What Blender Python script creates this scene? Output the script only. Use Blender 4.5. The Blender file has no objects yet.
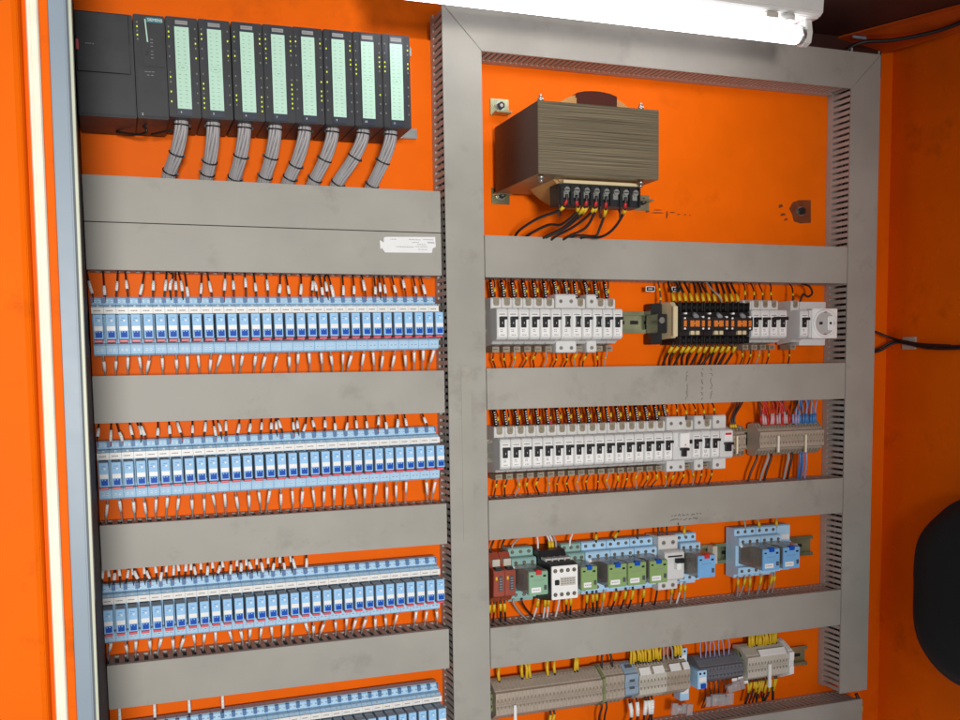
import bpy, bmesh, math, random
from mathutils import Vector, Matrix
random.seed(7)
SC = bpy.context.scene
C = SC.collection
U = 0.001                                   # the scene is laid out in millimetres

# ------------------------------------------------------------------ camera, light, exposure
cam = bpy.data.cameras.new('camera'); co = bpy.data.objects.new('camera', cam); C.objects.link(co)
yaw, pitch, roll = .3502, .0940, -.0148
f = Vector((math.sin(yaw)*math.cos(pitch), math.cos(yaw)*math.cos(pitch), -math.sin(pitch)))
r0 = Vector((math.cos(yaw), -math.sin(yaw), 0)); u0 = r0.cross(f)
r1 = math.cos(roll)*r0 + math.sin(roll)*u0; u1 = -math.sin(roll)*r0 + math.cos(roll)*u0
M = Matrix((r1, u1, -f)).transposed().to_4x4(); M.translation = Vector((0, -1.437, 0))
co.matrix_world = M
cam.sensor_width = 36; cam.lens = 1000/960*36; cam.shift_y = (460.735-360)/960
cam.clip_start = .02; cam.clip_end = 100
SC.camera = co
w = bpy.data.worlds.new('World'); SC.world = w; w.use_nodes = True
w.node_tree.nodes['Background'].inputs[0].default_value = (.86, .93, 1, 1)
w.node_tree.nodes['Background'].inputs[1].default_value = .45
SC.view_settings.view_transform = 'Standard'; SC.view_settings.look = 'None'
SC.view_settings.exposure = 0; SC.view_settings.gamma = 1
fl = bpy.data.lights.new('key_lamp', 'SPOT'); fl.shadow_soft_size = .22; fl.spot_size = math.radians(47); fl.spot_blend = 1; fl.energy = 300; fl.color = (1, .97, .93)
fo = bpy.data.objects.new('key_lamp', fl); C.objects.link(fo)
fo.location = (-.14, -3.2, -.02)
fo.rotation_euler = (Vector((.16, 0, .0)) - fo.location).to_track_quat('-Z', 'Y').to_euler()

# ------------------------------------------------------------------ materials
def lin(h):
    h = h.lstrip('#'); o = []
    for i in (0, 2, 4):
        c = int(h[i:i+2], 16)/255; o.append(c/12.92 if c <= .04045 else ((c+.055)/1.055)**2.4)
    return o
def mat(name, col, rough=.45, metal=0, var=.10, scale=40, stretch=(1, 1, 1), bump=0, spec=.5, dirt=None, dirt_amt=0, dscale=9, emit=None, es=0, trans=0, alpha=1):
    m = bpy.data.materials.new(name); m.use_nodes = True
    nt = m.node_tree; N = nt.nodes; L = nt.links; b = N['Principled BSDF']
    c = lin(col) if isinstance(col, str) else list(col)
    b.inputs['Roughness'].default_value = rough; b.inputs['Metallic'].default_value = metal
    b.inputs['Specular IOR Level'].default_value = spec
    tc = N.new('ShaderNodeTexCoord'); mp = N.new('ShaderNodeMapping'); mp.inputs['Scale'].default_value = stretch
    geo = N.new('ShaderNodeNewGeometry'); L.new(geo.outputs['Position'], mp.inputs['Vector'])
    nz = N.new('ShaderNodeTexNoise'); nz.inputs['Scale'].default_value = scale; nz.inputs['Detail'].default_value = 6
    L.new(mp.outputs[0], nz.inputs['Vector'])
    rp = N.new('ShaderNodeValToRGB')
    rp.color_ramp.elements[0].position = .3; rp.color_ramp.elements[1].position = .72
    rp.color_ramp.elements[0].color = (*[x*(1-var) for x in c], 1); rp.color_ramp.elements[1].color = (*[min(1, x*(1+var)) for x in c], 1)
    L.new(nz.outputs['Fac'], rp.inputs[0]); out = rp.outputs[0]
    if dirt:
        n2 = N.new('ShaderNodeTexNoise'); n2.inputs['Scale'].default_value = dscale; n2.inputs['Detail'].default_value = 9; n2.inputs['Roughness'].default_value = .7
        L.new(geo.outputs['Position'], n2.inputs['Vector'])
        r2 = N.new('ShaderNodeValToRGB'); r2.color_ramp.elements[0].position = .56; r2.color_ramp.elements[1].position = .78
        r2.color_ramp.elements[0].color = (0, 0, 0, 1); r2.color_ramp.elements[1].color = (dirt_amt,)*3+(1,)
        L.new(n2.outputs['Fac'], r2.inputs[0])
        mx = N.new('ShaderNodeMix'); mx.data_type = 'RGBA'; L.new(r2.outputs[0], mx.inputs[0]); L.new(out, mx.inputs[6]); mx.inputs[7].default_value = (*lin(dirt), 1)
        out = mx.outputs[2]
    L.new(out, b.inputs['Base Color'])
    mr = N.new('ShaderNodeMapRange'); mr.inputs[3].default_value = max(0, rough-.08); mr.inputs[4].default_value = min(1, rough+.08)
    L.new(nz.outputs['Fac'], mr.inputs[0]); L.new(mr.outputs[0], b.inputs['Roughness'])
    if bump:
        bp = N.new('ShaderNodeBump'); bp.inputs['Strength'].default_value = bump; bp.inputs['Distance'].default_value = .001
        L.new(nz.outputs['Fac'], bp.inputs['Height']); L.new(bp.outputs[0], b.inputs['Normal'])
    if emit:
        b.inputs['Emission Color'].default_value = (*lin(emit), 1); b.inputs['Emission Strength'].default_value = es
    if trans:
        b.inputs['Transmission Weight'].default_value = trans; b.inputs['IOR'].default_value = 1.2
    b.inputs['Alpha'].default_value = alpha
    return m
K = {}
K['orange'] = mat('orange_paint', (.93, .150, .001), .5, spec=.10, var=.05, scale=14, bump=.05, dirt='#8f2f06', dirt_amt=.45, dscale=5)
K['orange_worn'] = mat('worn_orange_paint', (.92, .145, .001), .27, spec=.45, var=.07, scale=9, bump=.05, dirt='#5e2204', dirt_amt=.55, dscale=9)
K['orange_door'] = mat('door_orange_paint', (.80, .128, .001), .55, var=.07, scale=9, spec=.07, dirt='#5e2204', dirt_amt=.6, dscale=8)
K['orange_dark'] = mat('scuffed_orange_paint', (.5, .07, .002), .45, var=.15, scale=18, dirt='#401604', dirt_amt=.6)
K['roof'] = mat('painted_roof_shade', (.05, .014, .009), .6, var=.2, scale=10)  # unlit ceiling: its shade is put into this near-black brown
K['duct'] = mat('grey_duct_plastic', '#a19d93', .5, var=.09, scale=11, dirt='#6a6256', dirt_amt=.5, dscale=13)
K['ductin'] = mat('grey_duct_finger_plastic', '#acaba4', .5, var=.07, scale=60)
K['strip'] = mat('grey_adhesive_strip', '#a29e92', .48, var=.09, scale=11, dirt='#6a6238', dirt_amt=.5, dscale=25)
K['post'] = mat('blue_grey_enamel', '#7d8b97', .45, var=.04, scale=20)
K['postedge'] = mat('zinc_edge', '#b4b6a2', .5, metal=.1)
K['postgroove'] = mat('dark_grey_rubber', '#5c6468', .6)
K['gasket'] = mat('cream_rubber_gasket', '#efe6d2', .6, var=.06, scale=40)
K['darkwall'] = mat('shade_dark_panel', '#1d191c', .62, spec=.1, var=.15, scale=12)  # left side wall in shadow, the shade painted in as near black
K['socket'] = mat('light_blue_socket_plastic', '#b0d6f2', .46, spec=.25, var=.05, scale=70)
K['socketdark'] = mat('deep_blue_recess_plastic', '#4d7aa8', .5)
K['relay'] = mat('pale_blue_relay_plastic', '#9ccaf0', .42, var=.05, scale=80, spec=.2)
K['relayside'] = mat('smoky_relay_case', '#97a6b4', .55, var=.08, spec=.15)
K['lever'] = mat('royal_blue_plastic', '#1550b4', .45, var=.06, spec=.15)
K['clip'] = mat('coral_red_plastic', '#d5525a', .4)
K['white'] = mat('white_plastic', '#eeece8', .4, var=.03)
K['breaker'] = mat('off_white_breaker_plastic', '#d6d5d2', .36, var=.04, scale=50, dirt='#9a948a', dirt_amt=.25)
K['breakerside'] = mat('pale_grey_plastic', '#b9b8b5', .42, var=.05)
K['print'] = mat('grey_print', '#85868a', .6)
K['ink'] = mat('faded_pen_ink', '#504c48', .7)
K['black'] = mat('black_plastic', '#1b1b1d', .4, var=.2)
K['blackmat'] = mat('black_cloth', '#101012', .85, var=.35, scale=60, bump=.6)
K['plc'] = mat('charcoal_plastic', '#393a3d', .45, spec=.3, var=.10, scale=50, dirt='#5a5754', dirt_amt=.25)
K['plcdoor'] = mat('slate_door_plastic', '#353a48', .32, var=.08)
K['mint'] = mat('mint_label_card', '#c0e6d0', .55, var=.03)
K['mintink'] = mat('mint_label_print', '#7aa08e', .6)
K['nameplate'] = mat('pale_nameplate', '#9c9a94', .5)
K['teal'] = mat('teal_print', '#2f7f86', .5)
K['screwhead'] = mat('dull_screw_head', '#bcc8d0', .5, metal=.25)
K['led'] = mat('lit_indicator', '#c8d832', .4, emit='#c8d82a', es=.55)
K['ledoff'] = mat('unlit_indicator', '#7c8474', .4)
K['alu'] = mat('milled_aluminium', '#b8b9b4', .32, metal=.75, var=.1, scale=60)
K['steel'] = mat('zinc_steel', '#b3b0a6', .3, metal=.85, var=.15)
K['zinc'] = mat('yellow_passivated_zinc', '#a5a682', .28, metal=.75, var=.2, scale=30, dirt='#5f7050', dirt_amt=.5, dscale=20)
K['brass'] = mat('tarnished_terminal_metal', '#9a907c', .4, metal=.5, var=.25, scale=150)
K['core'] = mat('stacked_steel_laminations', '#7a6e57', .34, metal=.2, var=.75, scale=6, stretch=(.9, .9, 150), bump=.35)
K['coreside'] = mat('shaded_lamination_edges', '#4a2a1c', .4, metal=.1, var=.35, scale=6, stretch=(1, 1, 150), bump=.3)  # core sides turned from the light, shade put into the darker colour
K['coil'] = mat('amber_coil_wrap', '#bd8f58', .45, var=.12, scale=25, dirt='#6a3014', dirt_amt=.5)
K['coilband'] = mat('dark_red_brown_tape', '#4a1d12', .35, var=.2)
K['cream'] = mat('cream_plastic', '#d8c79e', .5, var=.05)
K['amber'] = mat('orange_contactor_plastic', '#d8792a', .4)
K['beige'] = mat('beige_terminal_plastic', '#ac9d8d', .40, var=.08, scale=120, dirt='#7a6a58', dirt_amt=.3)
K['beigedark'] = mat('beige_recess', '#84765f', .6)
K['termbrown'] = mat('grey_brown_terminal', '#948874', .5, var=.15, scale=200)
K['ivory'] = mat('ivory_terminal_plastic', '#c3bcae', .4, var=.06)
K['slate'] = mat('slate_terminal_plastic', '#6f7076', .42, var=.08)
K['slatedark'] = mat('slate_recess', '#4a4b52', .6)
K['palegreyblue'] = mat('grey_blue_end_plate', '#8fa3b4', .4)
K['greenbracket'] = mat('green_grey_bracket', '#7d8457', .45)
K['brick'] = mat('brick_red_fuse_plastic', '#9a4632', .35, var=.08)
K['sage'] = mat('sage_socket_plastic', '#8fb3ac', .42, var=.05)
K['leaf'] = mat('leaf_green_relay_label', '#86a264', .42, var=.05)
K['mintgreen'] = mat('mint_green_relay_label', '#86ad8d', .42, var=.05)
K['skyface'] = mat('sky_blue_relay_label', '#74aede', .42, var=.05)
K['smoke'] = mat('smoky_clear_relay_case', '#8b8680', .12, var=.06, alpha=.62)
K['clear'] = mat('clear_tag_plastic', '#b9b4b4', .15, var=.05, alpha=.55)
K['red'] = mat('red_plastic', '#cc2f2c', .4)
K['w_black'] = mat('black_wire_insulation', '#25201e', .45)
K['w_grey'] = mat('grey_wire_insulation', '#9b9794', .45)
K['w_brown'] = mat('brown_wire_insulation', '#4d2d26', .45)
K['w_red'] = mat('red_wire_insulation', '#c42420', .4)
K['w_blue'] = mat('blue_wire_insulation', '#3f78b4', .4)
K['w_lav'] = mat('lavender_wire_insulation', '#9a94b8', .4)
K['pink_grey'] = mat('pale_pink_sleeve', '#c9a6a8', .45)
K['w_white'] = mat('white_wire_insulation', '#dad8d6', .4)
K['yellow'] = mat('yellow_wire_marker', '#dcb41e', .45, var=.08)
K['pink'] = mat('magenta_ferrule', '#c4356a', .4)
K['pvc'] = mat('grey_bundle_wire', '#a5a1a1', .42, var=.06, scale=90)
K['sleeve'] = mat('white_sleeve_plastic', '#f5f3ef', .45, var=.02)
K['paper'] = mat('white_paper', '#e8e8e6', .6, var=.02)
K['tube'] = mat('lit_glass_tube', '#ffffff', .3, emit='#f4f6ff', es=6.5)
K['enamel'] = mat('white_enamel', '#dcdad4', .35, var=.03)
K['stain'] = mat('brown_paint_stain', '#7a3a12', .6, var=.25, scale=60)
SL = ['one']

# ------------------------------------------------------------------ mesh helpers
class MB:
    def __init__(s): s.v = []; s.f = []; s.m = []; s.sm = []
    def quadset(s, vs, fs, m, sm=False):
        o = len(s.v); s.v += [tuple(a) for a in vs]
        for q in fs: s.f.append([i+o for i in q]); s.m.append(m); s.sm.append(sm)
        return s
    def box(s, x0, x1, y0, y1, z0, z1, m=0):
        v = [(x, y, z) for x in (x0, x1) for y in (y0, y1) for z in (z0, z1)]
        return s.quadset(v, [(0, 1, 3, 2), (4, 6, 7, 5), (0, 4, 5, 1), (2, 3, 7, 6), (0, 2, 6, 4), (1, 5, 7, 3)], m)
    def prismx(s, poly, x0, x1, m=0):           # poly: (y, z)
        n = len(poly); v = [(x0, y, z) for y, z in poly]+[(x1, y, z) for y, z in poly]
        return s.quadset(v, [tuple(range(n)), tuple(range(2*n-1, n-1, -1))]+[(i, (i+1) % n, n+(i+1) % n, n+i) for i in range(n)], m)
    def prismy(s, poly, y0, y1, m=0):           # poly: (x, z)
        n = len(poly); v = [(x, y0, z) for x, z in poly]+[(x, y1, z) for x, z in poly]
        return s.quadset(v, [tuple(range(n)), tuple(range(2*n-1, n-1, -1))]+[(i, (i+1) % n, n+(i+1) % n, n+i) for i in range(n)], m)
    def prismz(s, poly, z0, z1, m=0):           # poly: (x, y)
        n = len(poly); v = [(x, y, z0) for x, y in poly]+[(x, y, z1) for x, y in poly]
        return s.quadset(v, [tuple(range(n)), tuple(range(2*n-1, n-1, -1))]+[(i, (i+1) % n, n+(i+1) % n, n+i) for i in range(n)], m)
    def tube(s, pts, r, n=6, m=0, sq=1):
        P = [Vector(p) for p in pts]; rings = []
        up = Vector((0, 1, 0)); v = []
        for i, p in enumerate(P):
            t = (P[min(i+1, len(P)-1)]-P[max(i-1, 0)]).normalized()
            a = t.cross(up)
            if a.length < .05: a = t.cross(Vector((1, 0, 0)))
            a.normalize(); b = t.cross(a)
            rr = r[i] if isinstance(r, (list, tuple)) else r
            for k in range(n):
                q = 2*math.pi*k/n; v.append(p+a*math.cos(q)*rr+b*math.sin(q)*rr*sq)
        fs = []
        for i in range(len(P)-1):
            for k in range(n): fs.append((i*n+k, i*n+(k+1) % n, (i+1)*n+(k+1) % n, (i+1)*n+k))
        s.quadset(v, fs, m, True)
        o = len(s.v)-len(v)
        s.f.append([o+k for k in range(n)][::-1]); s.m.append(m); s.sm.append(False)
        s.f.append([o+(len(P)-1)*n+k for k in range(n)]); s.m.append(m); s.sm.append(False)
        return s
    def cyl(s, p, q, r, n=12, m=0): return s.tube([p, q], r, n, m)
    def mesh(s, name, mats, bevel=0, seg=2):
        me = bpy.data.meshes.new(name)
        me.from_pydata([(a*U, b*U, c*U) for a, b, c in s.v], [], s.f)
        for x in mats: me.materials.append(K[x])
        for p, k, sm in zip(me.polygons, s.m, s.sm): p.material_index = k; p.use_smooth = sm
        bm = bmesh.new(); bm.from_mesh(me)
        bmesh.ops.recalc_face_normals(bm, faces=bm.faces)
        if bevel:
            es = [e for e in bm.edges if len(e.link_faces) == 2 and not (e.link_faces[0].smooth and e.link_faces[1].smooth) and e.calc_face_angle(0) > .5]
            bmesh.ops.bevel(bm, geom=es, offset=bevel*U, segments=seg, affect='EDGES', clamp_overlap=True)
        bm.to_mesh(me); bm.free()
        return me
    def build(s, name, mats, parent=None, loc=(0, 0, 0), bevel=0, seg=2):
        mats = [mats] if isinstance(mats, str) else mats
        o = bpy.data.objects.new(name, s.mesh(name, mats, bevel, seg)); C.objects.link(o)
        o.location = (loc[0]*U, loc[1]*U, loc[2]*U)
        if parent: o.parent = parent
        return o
def tag(o, label=None, cat=None, group=None, kind=None):
    for k, v in (('label', label), ('category', cat), ('group', group), ('kind', kind)):
        if v: o[k] = v
    return o
def thing(name, loc, label=None, cat=None, group=None, rot=0):
    o = bpy.data.objects.new(name, None); C.objects.link(o); o.empty_display_size = .01
    o.location = (loc[0]*U, loc[1]*U, loc[2]*U); o.rotation_euler = (0, rot, 0)
    return tag(o, label, cat, group)
def dup(o, loc=None, label=None, parent=None):
    c = o.copy(); C.objects.link(c)
    if parent: c.parent = parent
    if loc: c.location = (loc[0]*U, loc[1]*U, loc[2]*U)
    if label: c['label'] = label
    for ch in list(o.children): dup(ch, parent=c)
    return c
def text(name, s, size, m, parent, loc, rotz=0, depth=.1, ext=None):
    cu = bpy.data.curves.new(name, 'FONT'); cu.body = s; cu.size = size*U; cu.align_x = 'CENTER'; cu.align_y = 'CENTER'; cu.extrude = depth*U
    t = bpy.data.objects.new(name, cu); C.objects.link(t)
    dg = bpy.context.evaluated_depsgraph_get(); dg.update()
    me = bpy.data.meshes.new_from_object(t.evaluated_get(dg)); bpy.data.objects.remove(t); bpy.data.curves.remove(cu)
    me.materials.clear(); me.materials.append(K[m]); me.name = name
    o = bpy.data.objects.new(name, me); C.objects.link(o); o.parent = parent
    o.location = Vector(loc)*U; o.rotation_euler = (math.pi/2, rotz, 0)
    return o
ONES = ['', 'first', 'second', 'third', 'fourth', 'fifth', 'sixth', 'seventh', 'eighth', 'ninth', 'tenth', 'eleventh', 'twelfth', 'thirteenth', 'fourteenth', 'fifteenth', 'sixteenth', 'seventeenth', 'eighteenth', 'nineteenth']
def nth(n):
    if n < 20: return ONES[n]
    if n % 10 == 0: return {20: 'twentieth', 30: 'thirtieth', 40: 'fortieth'}[n]
    return {2: 'twenty-', 3: 'thirty-', 4: 'forty-'}[n//10]+ONES[n % 10]
def curve(pts, n=5):                            # Catmull-Rom through the points
    P = [Vector(p) for p in pts]
    if len(P) == 2: return P
    Q = [P[0]*2-P[1]]+P+[P[-1]*2-P[-2]]; o = []
    for i in range(1, len(Q)-2):
        for k in range(n):
            t = k/n; a, b, c, d = Q[i-1], Q[i], Q[i+1], Q[i+2]
            o.append(.5*((2*b)+(c-a)*t+(2*a-5*b+4*c-d)*t*t+(3*b-a-3*c+d)*t**3))
    return o+[P[-1]]
def wire(name, pts, r, m, label, group, sleeves=(), cat='wire', n=6):
    """one wire from a duct to a terminal; sleeves: (from, to, radius, material, part name)"""
    P = curve(pts); o0 = P[0].copy()
    L = [0]
    for a, b in zip(P, P[1:]): L.append(L[-1]+(b-a).length)
    def at(t):
        d = t*L[-1]
        for i in range(len(P)-1):
            if L[i+1] >= d: return P[i].lerp(P[i+1], (d-L[i])/max(1e-6, L[i+1]-L[i]))
        return P[-1]
    o = MB().tube([p-o0 for p in P], r, n).build(name, m, loc=o0)
    tag(o, label, cat, group)
    for t0, t1, sr, sm, pn in sleeves:
        mb = MB(); mb.tube([at(t0)-o0, at((t0+t1)/2)-o0, at(t1)-o0], sr, 8, 0)
        mats = [sm]
        if sm == 'white':                       # faint grey characters on the sleeve
            mats = ['sleeve', 'print']
            for k in (.36, .62):
                c = at(t0+(t1-t0)*k)-o0; mb.box(c.x-.45, c.x+.45, c.y-sr-.1, c.y-sr+.3, c.z-.4, c.z+.4, 1)
        if pn == 'printed_tag':
            mats = [sm, 'white']
            for k in (.15, .29, .43, .57, .71, .85):
                c = at(t0+(t1-t0)*k)-o0; mb.box(c.x-1.1, c.x+1.1, c.y-sr-.12, c.y-sr+.3, c.z-.55, c.z+.55, 1)
        mb.build(pn, mats, o)
    return o
J = lambda a: random.uniform(-a, a)

# ------------------------------------------------------------------ the cabinet shell
cab = thing('electrical_cabinet', (600, 0, -760), 'open orange steel electrical cabinet holding all the ducts and devices', 'cabinet')
def shell(name, mb, m, bevel=0): return mb.build(name, m, cab, loc=(-600, 0, 760), bevel=bevel)
shell('back_wall', MB().box(-27, 1331, 34, 38, -760, 560), 'orange')
shell('side_wall', MB().box(-29, -25, -446, 38, -760, 560), 'darkwall')
shell('side_wall', MB().box(1331, 1335, -900, 38, -760, 560), 'orange_worn')
shell('corner_shade_strip', MB().box(960, 1300, 28, 33.5, 498, 559.5), 'roof')  # added dark strip on the back wall, stands for the corner's shadow
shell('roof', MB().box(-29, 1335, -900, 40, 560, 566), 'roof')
shell('corner_flange', MB().quadset([(1309, 33, 541), (1330, -130, 532), (1300, -195, 557), (1204, 33, 556), (1312, 33, 544), (1333, -130, 535), (1300, -195, 559), (1204, 33, 559)],
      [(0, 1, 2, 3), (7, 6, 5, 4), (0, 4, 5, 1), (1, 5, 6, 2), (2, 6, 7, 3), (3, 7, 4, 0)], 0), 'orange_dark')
plate = MB().box(-24.5, 1262, 0, 3, -755, 474)
tag(plate.build('mounting_plate', 'orange', bevel=.6), 'large orange mounting plate behind all the ducts and devices', 'plate')
# left jamb of the door opening
TL = .0115
post = thing('door_post', (-33, -450, 0), 'blue grey enamelled door post at the left with a bright edge', 'post', rot=TL)
MB().box(-8.5, 6, -4, 40, -700, 620).build('channel', 'post', post, bevel=1.5)
MB().box(6, 8, 0, 38, -700, 620).build('groove', 'postgroove', post)
MB().box(8, 10.5, -2, 38, -700, 620).build('edge_trim', 'postedge', post, bevel=.5)
door = thing('cabinet_door', (-58, -450, 0), 'open orange cabinet door with a cream seal at the left edge', 'door', rot=TL)
MB().box(8.6, 16, 2, 20, -700, 620).build('frame_lip', 'orange_door', door, bevel=.6)
g = MB(); g.prismz([(8.6, 4), (8.6, -3), (7, -5.5), (4.6, -6), (3.6, -4.4), (2.6, -4.4), (1.4, -6), (-.4, -5.5), (-1.6, -3), (-1.6, 4)], -700, 620)
g.build('gasket', 'gasket', door, bevel=.5)
g = MB(); g.prismz([(-1.6, 6), (-5, 6), (-6.5, 0), (-8.5, -4.5), (-13, -7), (-120, -22), (-420, -50), (-420, -47), (-120, -18), (-13, -3), (-5, 9), (-1.6, 9)], -700, 620)
g.build('panel', 'orange_door', door, bevel=.8)

# ------------------------------------------------------------------ wire ducts
def duct_h(x0, x1, z1, z0, label, pitch=10, name='wire_duct', clips=True, top=None):
    t = thing(name, (x0, 0, z0), label, 'wire duct', 'grey slotted wire ducts')
    W = x1-x0; H = z1-z0
    b = MB(); b.box(1, W-1, -3, -.3, 1.5, H-1.5)
    for z, zz in ((1, 3), (H-3, H-1)):
        b.box(1, W-1, -11, -3.01, z, zz); b.box(1, W-1, -58, -55, z, zz)
        x = 3
        while x < W-8:
            b.box(x, x+pitch*.55, -55, -11, z, zz); x += pitch
    b.build('channel', 'ductin', t)
    l = MB()
    if top: l.prismy(top, -60, -58)
    else:
        l.box(0, W, -60, -58, 0, H); l.box(0, W, -57.99, -50, 0, .9); l.box(0, W, -57.99, -50, H-.9, H)
    l.build('cover', 'duct', t, bevel=.5)
    return t
def duct_v(x0, x1, z1, z0, label, poly, pitch=10):
    t = thing('wire_duct', (x0, 0, z0), label, 'wire duct', 'grey slotted wire ducts')
    W = x1-x0; H = z1-z0
    b = MB(); b.box(1.5, W-1.5, -3, -.3, 1, H-1)
    for x, xx in ((1, 3), (W-3, W-1)):
        b.box(x, xx, -14, -3.01, 1, H-1); b.box(x, xx, -58, -56, 1, H-1)
        z = 3
        while z < H-8:
            b.box(x, xx, -56, -14, z, z+pitch*.6); z += pitch
    b.build('channel', 'ductin', t)
    l = MB(); l.prismy([(x-x0, z-z0) for x, z in poly], -60, -58)
    l.build('cover', 'duct', t, bevel=.5)
    # a few wires run inside, seen through the slots
    ins = MB()
    for k in range(9):
        xx = random.uniform(8, W-8); yy = random.uniform(-44, -12)
        ins.tube([(xx+J(5), yy+J(6), H*q) for q in (.02, .2, .4, .6, .8, .985)], 1.6, 5, k % 3)
    ins.build('wires_inside', ['w_black', 'w_brown', 'w_grey'], t)
    return t
duct_h(-24, 449, 248, 190.4, 'plain grey duct cover directly under the grey cable bundles', 12.5)
duct_h(-24, 449, 189.2, 130, 'grey duct cover carrying a torn white paper label', 12.5)
duct_h(-24, 450, -5, -66, 'grey duct between the top and second blue relay rows', 12.5)
duct_h(-24, 450, -198.7, -258, 'grey duct between the second and third blue relay rows', 12.5)
duct_h(-24, 450, -385.3, -444.6, 'lowest grey duct on the left side above the cut off relay row', 12.5)
duct_h(515.5, 1161, 189, 129, 'grey duct right of the column just below the transformer')
duct_h(515.5, 1161, -3, -63.5, 'grey duct with three upright pen scribbles between two breaker rows')
duct_h(515.5, 1161, -198, -258, 'grey duct with two small handwritten lines above the green relays')
duct_h(515.5, 1161, -391.5, -453.5, 'stained grey duct between green relays and beige terminal blocks')
duct_h(515.5, 1212, -591, -652, 'bottom right grey duct cut off by the lower picture edge')
duct_v(456, 514.5, 506, -720, 'wide central grey column duct with a pasted strip', [(456, -720), (514.5, -720), (514.5, 446.6), (456, 505.2)])
duct_v(1162, 1221.5, 512, -576, 'grey column duct at the far right beside the orange wall', [(1162, -576), (1221.5, -576), (1221.5, 505), (1162, 445.6)])
W0 = 456
t = thing('wire_duct', (456, 0, 446), 'horizontal grey top duct with mitred ends below the fluorescent lamp', 'wire duct', 'grey slotted wire ducts')
b = MB(); b.box(60, 704, -3, -.3, 1.5, 58)
for z, zz in ((1, 3), (57, 59)):
    b.box(60, 704, -16, -3.01, z, zz); b.box(60, 704, -58, -53, z, zz)
    x = 62
    while x < 698: b.box(x, x+5, -53, -16, z, zz); x += 8.6
b.build('channel', 'ductin', t)
MB().prismy([(0.6, 60), (59.2, .6), (705.6, -.6), (764.6, 58.8)], -60, -58).build('cover', 'duct', t, bevel=.5)

# strip and paper label stuck on covers, pen marks
s = MB(); s.prismy([(-8.6, -150), (8.4, -153), (6, 106), (-8.4, 106)], -.6, 0)
tag(s.build('adhesive_strip', 'strip', loc=(484, -60.1, -106), bevel=.2), 'thin grey strip pasted upright on the central column cover', 'strip')
def wob(z): return 0
lab = thing('paper_label', (398, -60.2, 171), 'torn white paper label with faint print on a grey duct cover', 'label')
p = MB(); p.prismy([(-39, 6.5), (-33.5, 3), (-33, 10), (-30, 11), (42, 13), (42.6, -1), (38, -3), (36.5, -9.5), (-32, -10.5), (-36, -4.5), (-38.5, -6)], -.5, 0)
p.build('sheet', 'paper', lab)
q = MB()
for x0_, x1_, z in ((3, 20, 8.2), (24, 39, 8.8), (-24, -15, 8), (8, 18, 4.5), (30, 40.5, 5.4), (31, 40.5, 4.3), (15, 28, 1.8), (-16, 10, -2), (12, 30, -1.2), (16, 30, -5)):
    x = x0_
    while x < x1_:
        d = random.uniform(1, 3); q.box(x, min(x+d, x1_), -.75, -.5, z-.35, z+.35); x += d+.6
q.build('print', 'print', lab)
def scribble(name, label, loc, lines, size, vertical=False, r=.42):
    t = thing(name, loc, label, 'pen marks')
    for ln in lines:
        ox, oz, n = ln; pts = []; mb = MB(); u = 0
        for k in range(n):
            if random.random() < .16 and len(pts) > 2:
                mb.tube(pts, r, 4); pts = []; u += size*.7; continue
            a = (u+J(size*.3), J(size*.62))
            if vertical: a = (a[1], a[0])
            pts.append((ox+a[0], -.1, oz+a[1])); u += size*.42
        if len(pts) > 1: mb.tube(pts, r, 4)
        mb.build('ink_line', 'ink', t)
    return t
scribble('pen_note', 'two small handwritten lines with an arrow on a grey duct', (826, -60.1, -240), [(0, -1, 44), (-2, -8, 40)], 2.9)
mb = MB(); mb.tube([(838, 0, -252), (838.4, 0, -257)], .5, 4); mb.prismy([(836.6, -254.4), (840.2, -254.4), (838.4, -258)], -.3, .1)
tag(mb.build('ink_arrow', 'ink', loc=(0, -60.2, 0)), 'small inked arrow pointing down at the duct edge below handwriting', 'pen marks')
scribble('pen_scribble', 'leftmost faint upright pen scribble on the grey duct cover', (853, -60.1, -56), [(0, 0, 28)], 3.6, True, .35)
scribble('pen_scribble', 'middle faint upright pen scribble on the grey duct cover', (881, -60.1, -58), [(0, 0, 30)], 3.6, True, .4)
scribble('pen_scribble', 'rightmost and longest faint upright pen scribble on grey duct', (898, -60.1, -56), [(0, 0, 30)], 3.8, True, .35)

# ------------------------------------------------------------------ rails
def din_rail(x0, x1, zc, label, m='zinc', g='mounting rails behind the devices', rot=0):
    t = thing('din_rail', (x0, 0, zc), label, 'rail', g, rot)
    W = x1-x0; b = MB()
    b.prismx([(-.2, 12.5), (-1.2, 12.5), (-1.2, -12.5), (-.2, -12.5)], 0, W, 0)
    b.prismx([(-1.2, 12.5), (-7.5, 12.5), (-7.5, 17.5), (-8.7, 17.5), (-8.7, 11.4), (-1.2, 11.4)], 0, W, 0)
    b.prismx([(-1.2, -12.5), (-7.5, -12.5), (-7.5, -17.5), (-8.7, -17.5), (-8.7, -11.4), (-1.2, -11.4)], 0, W, 0)
    x = 14
    while x < W-20: b.box(x, x+15, -1.5, -1.1, -3, 3, 1); x += 25
    b.build('profile', [m, 'black'], t, bevel=.2)
    return t

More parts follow.
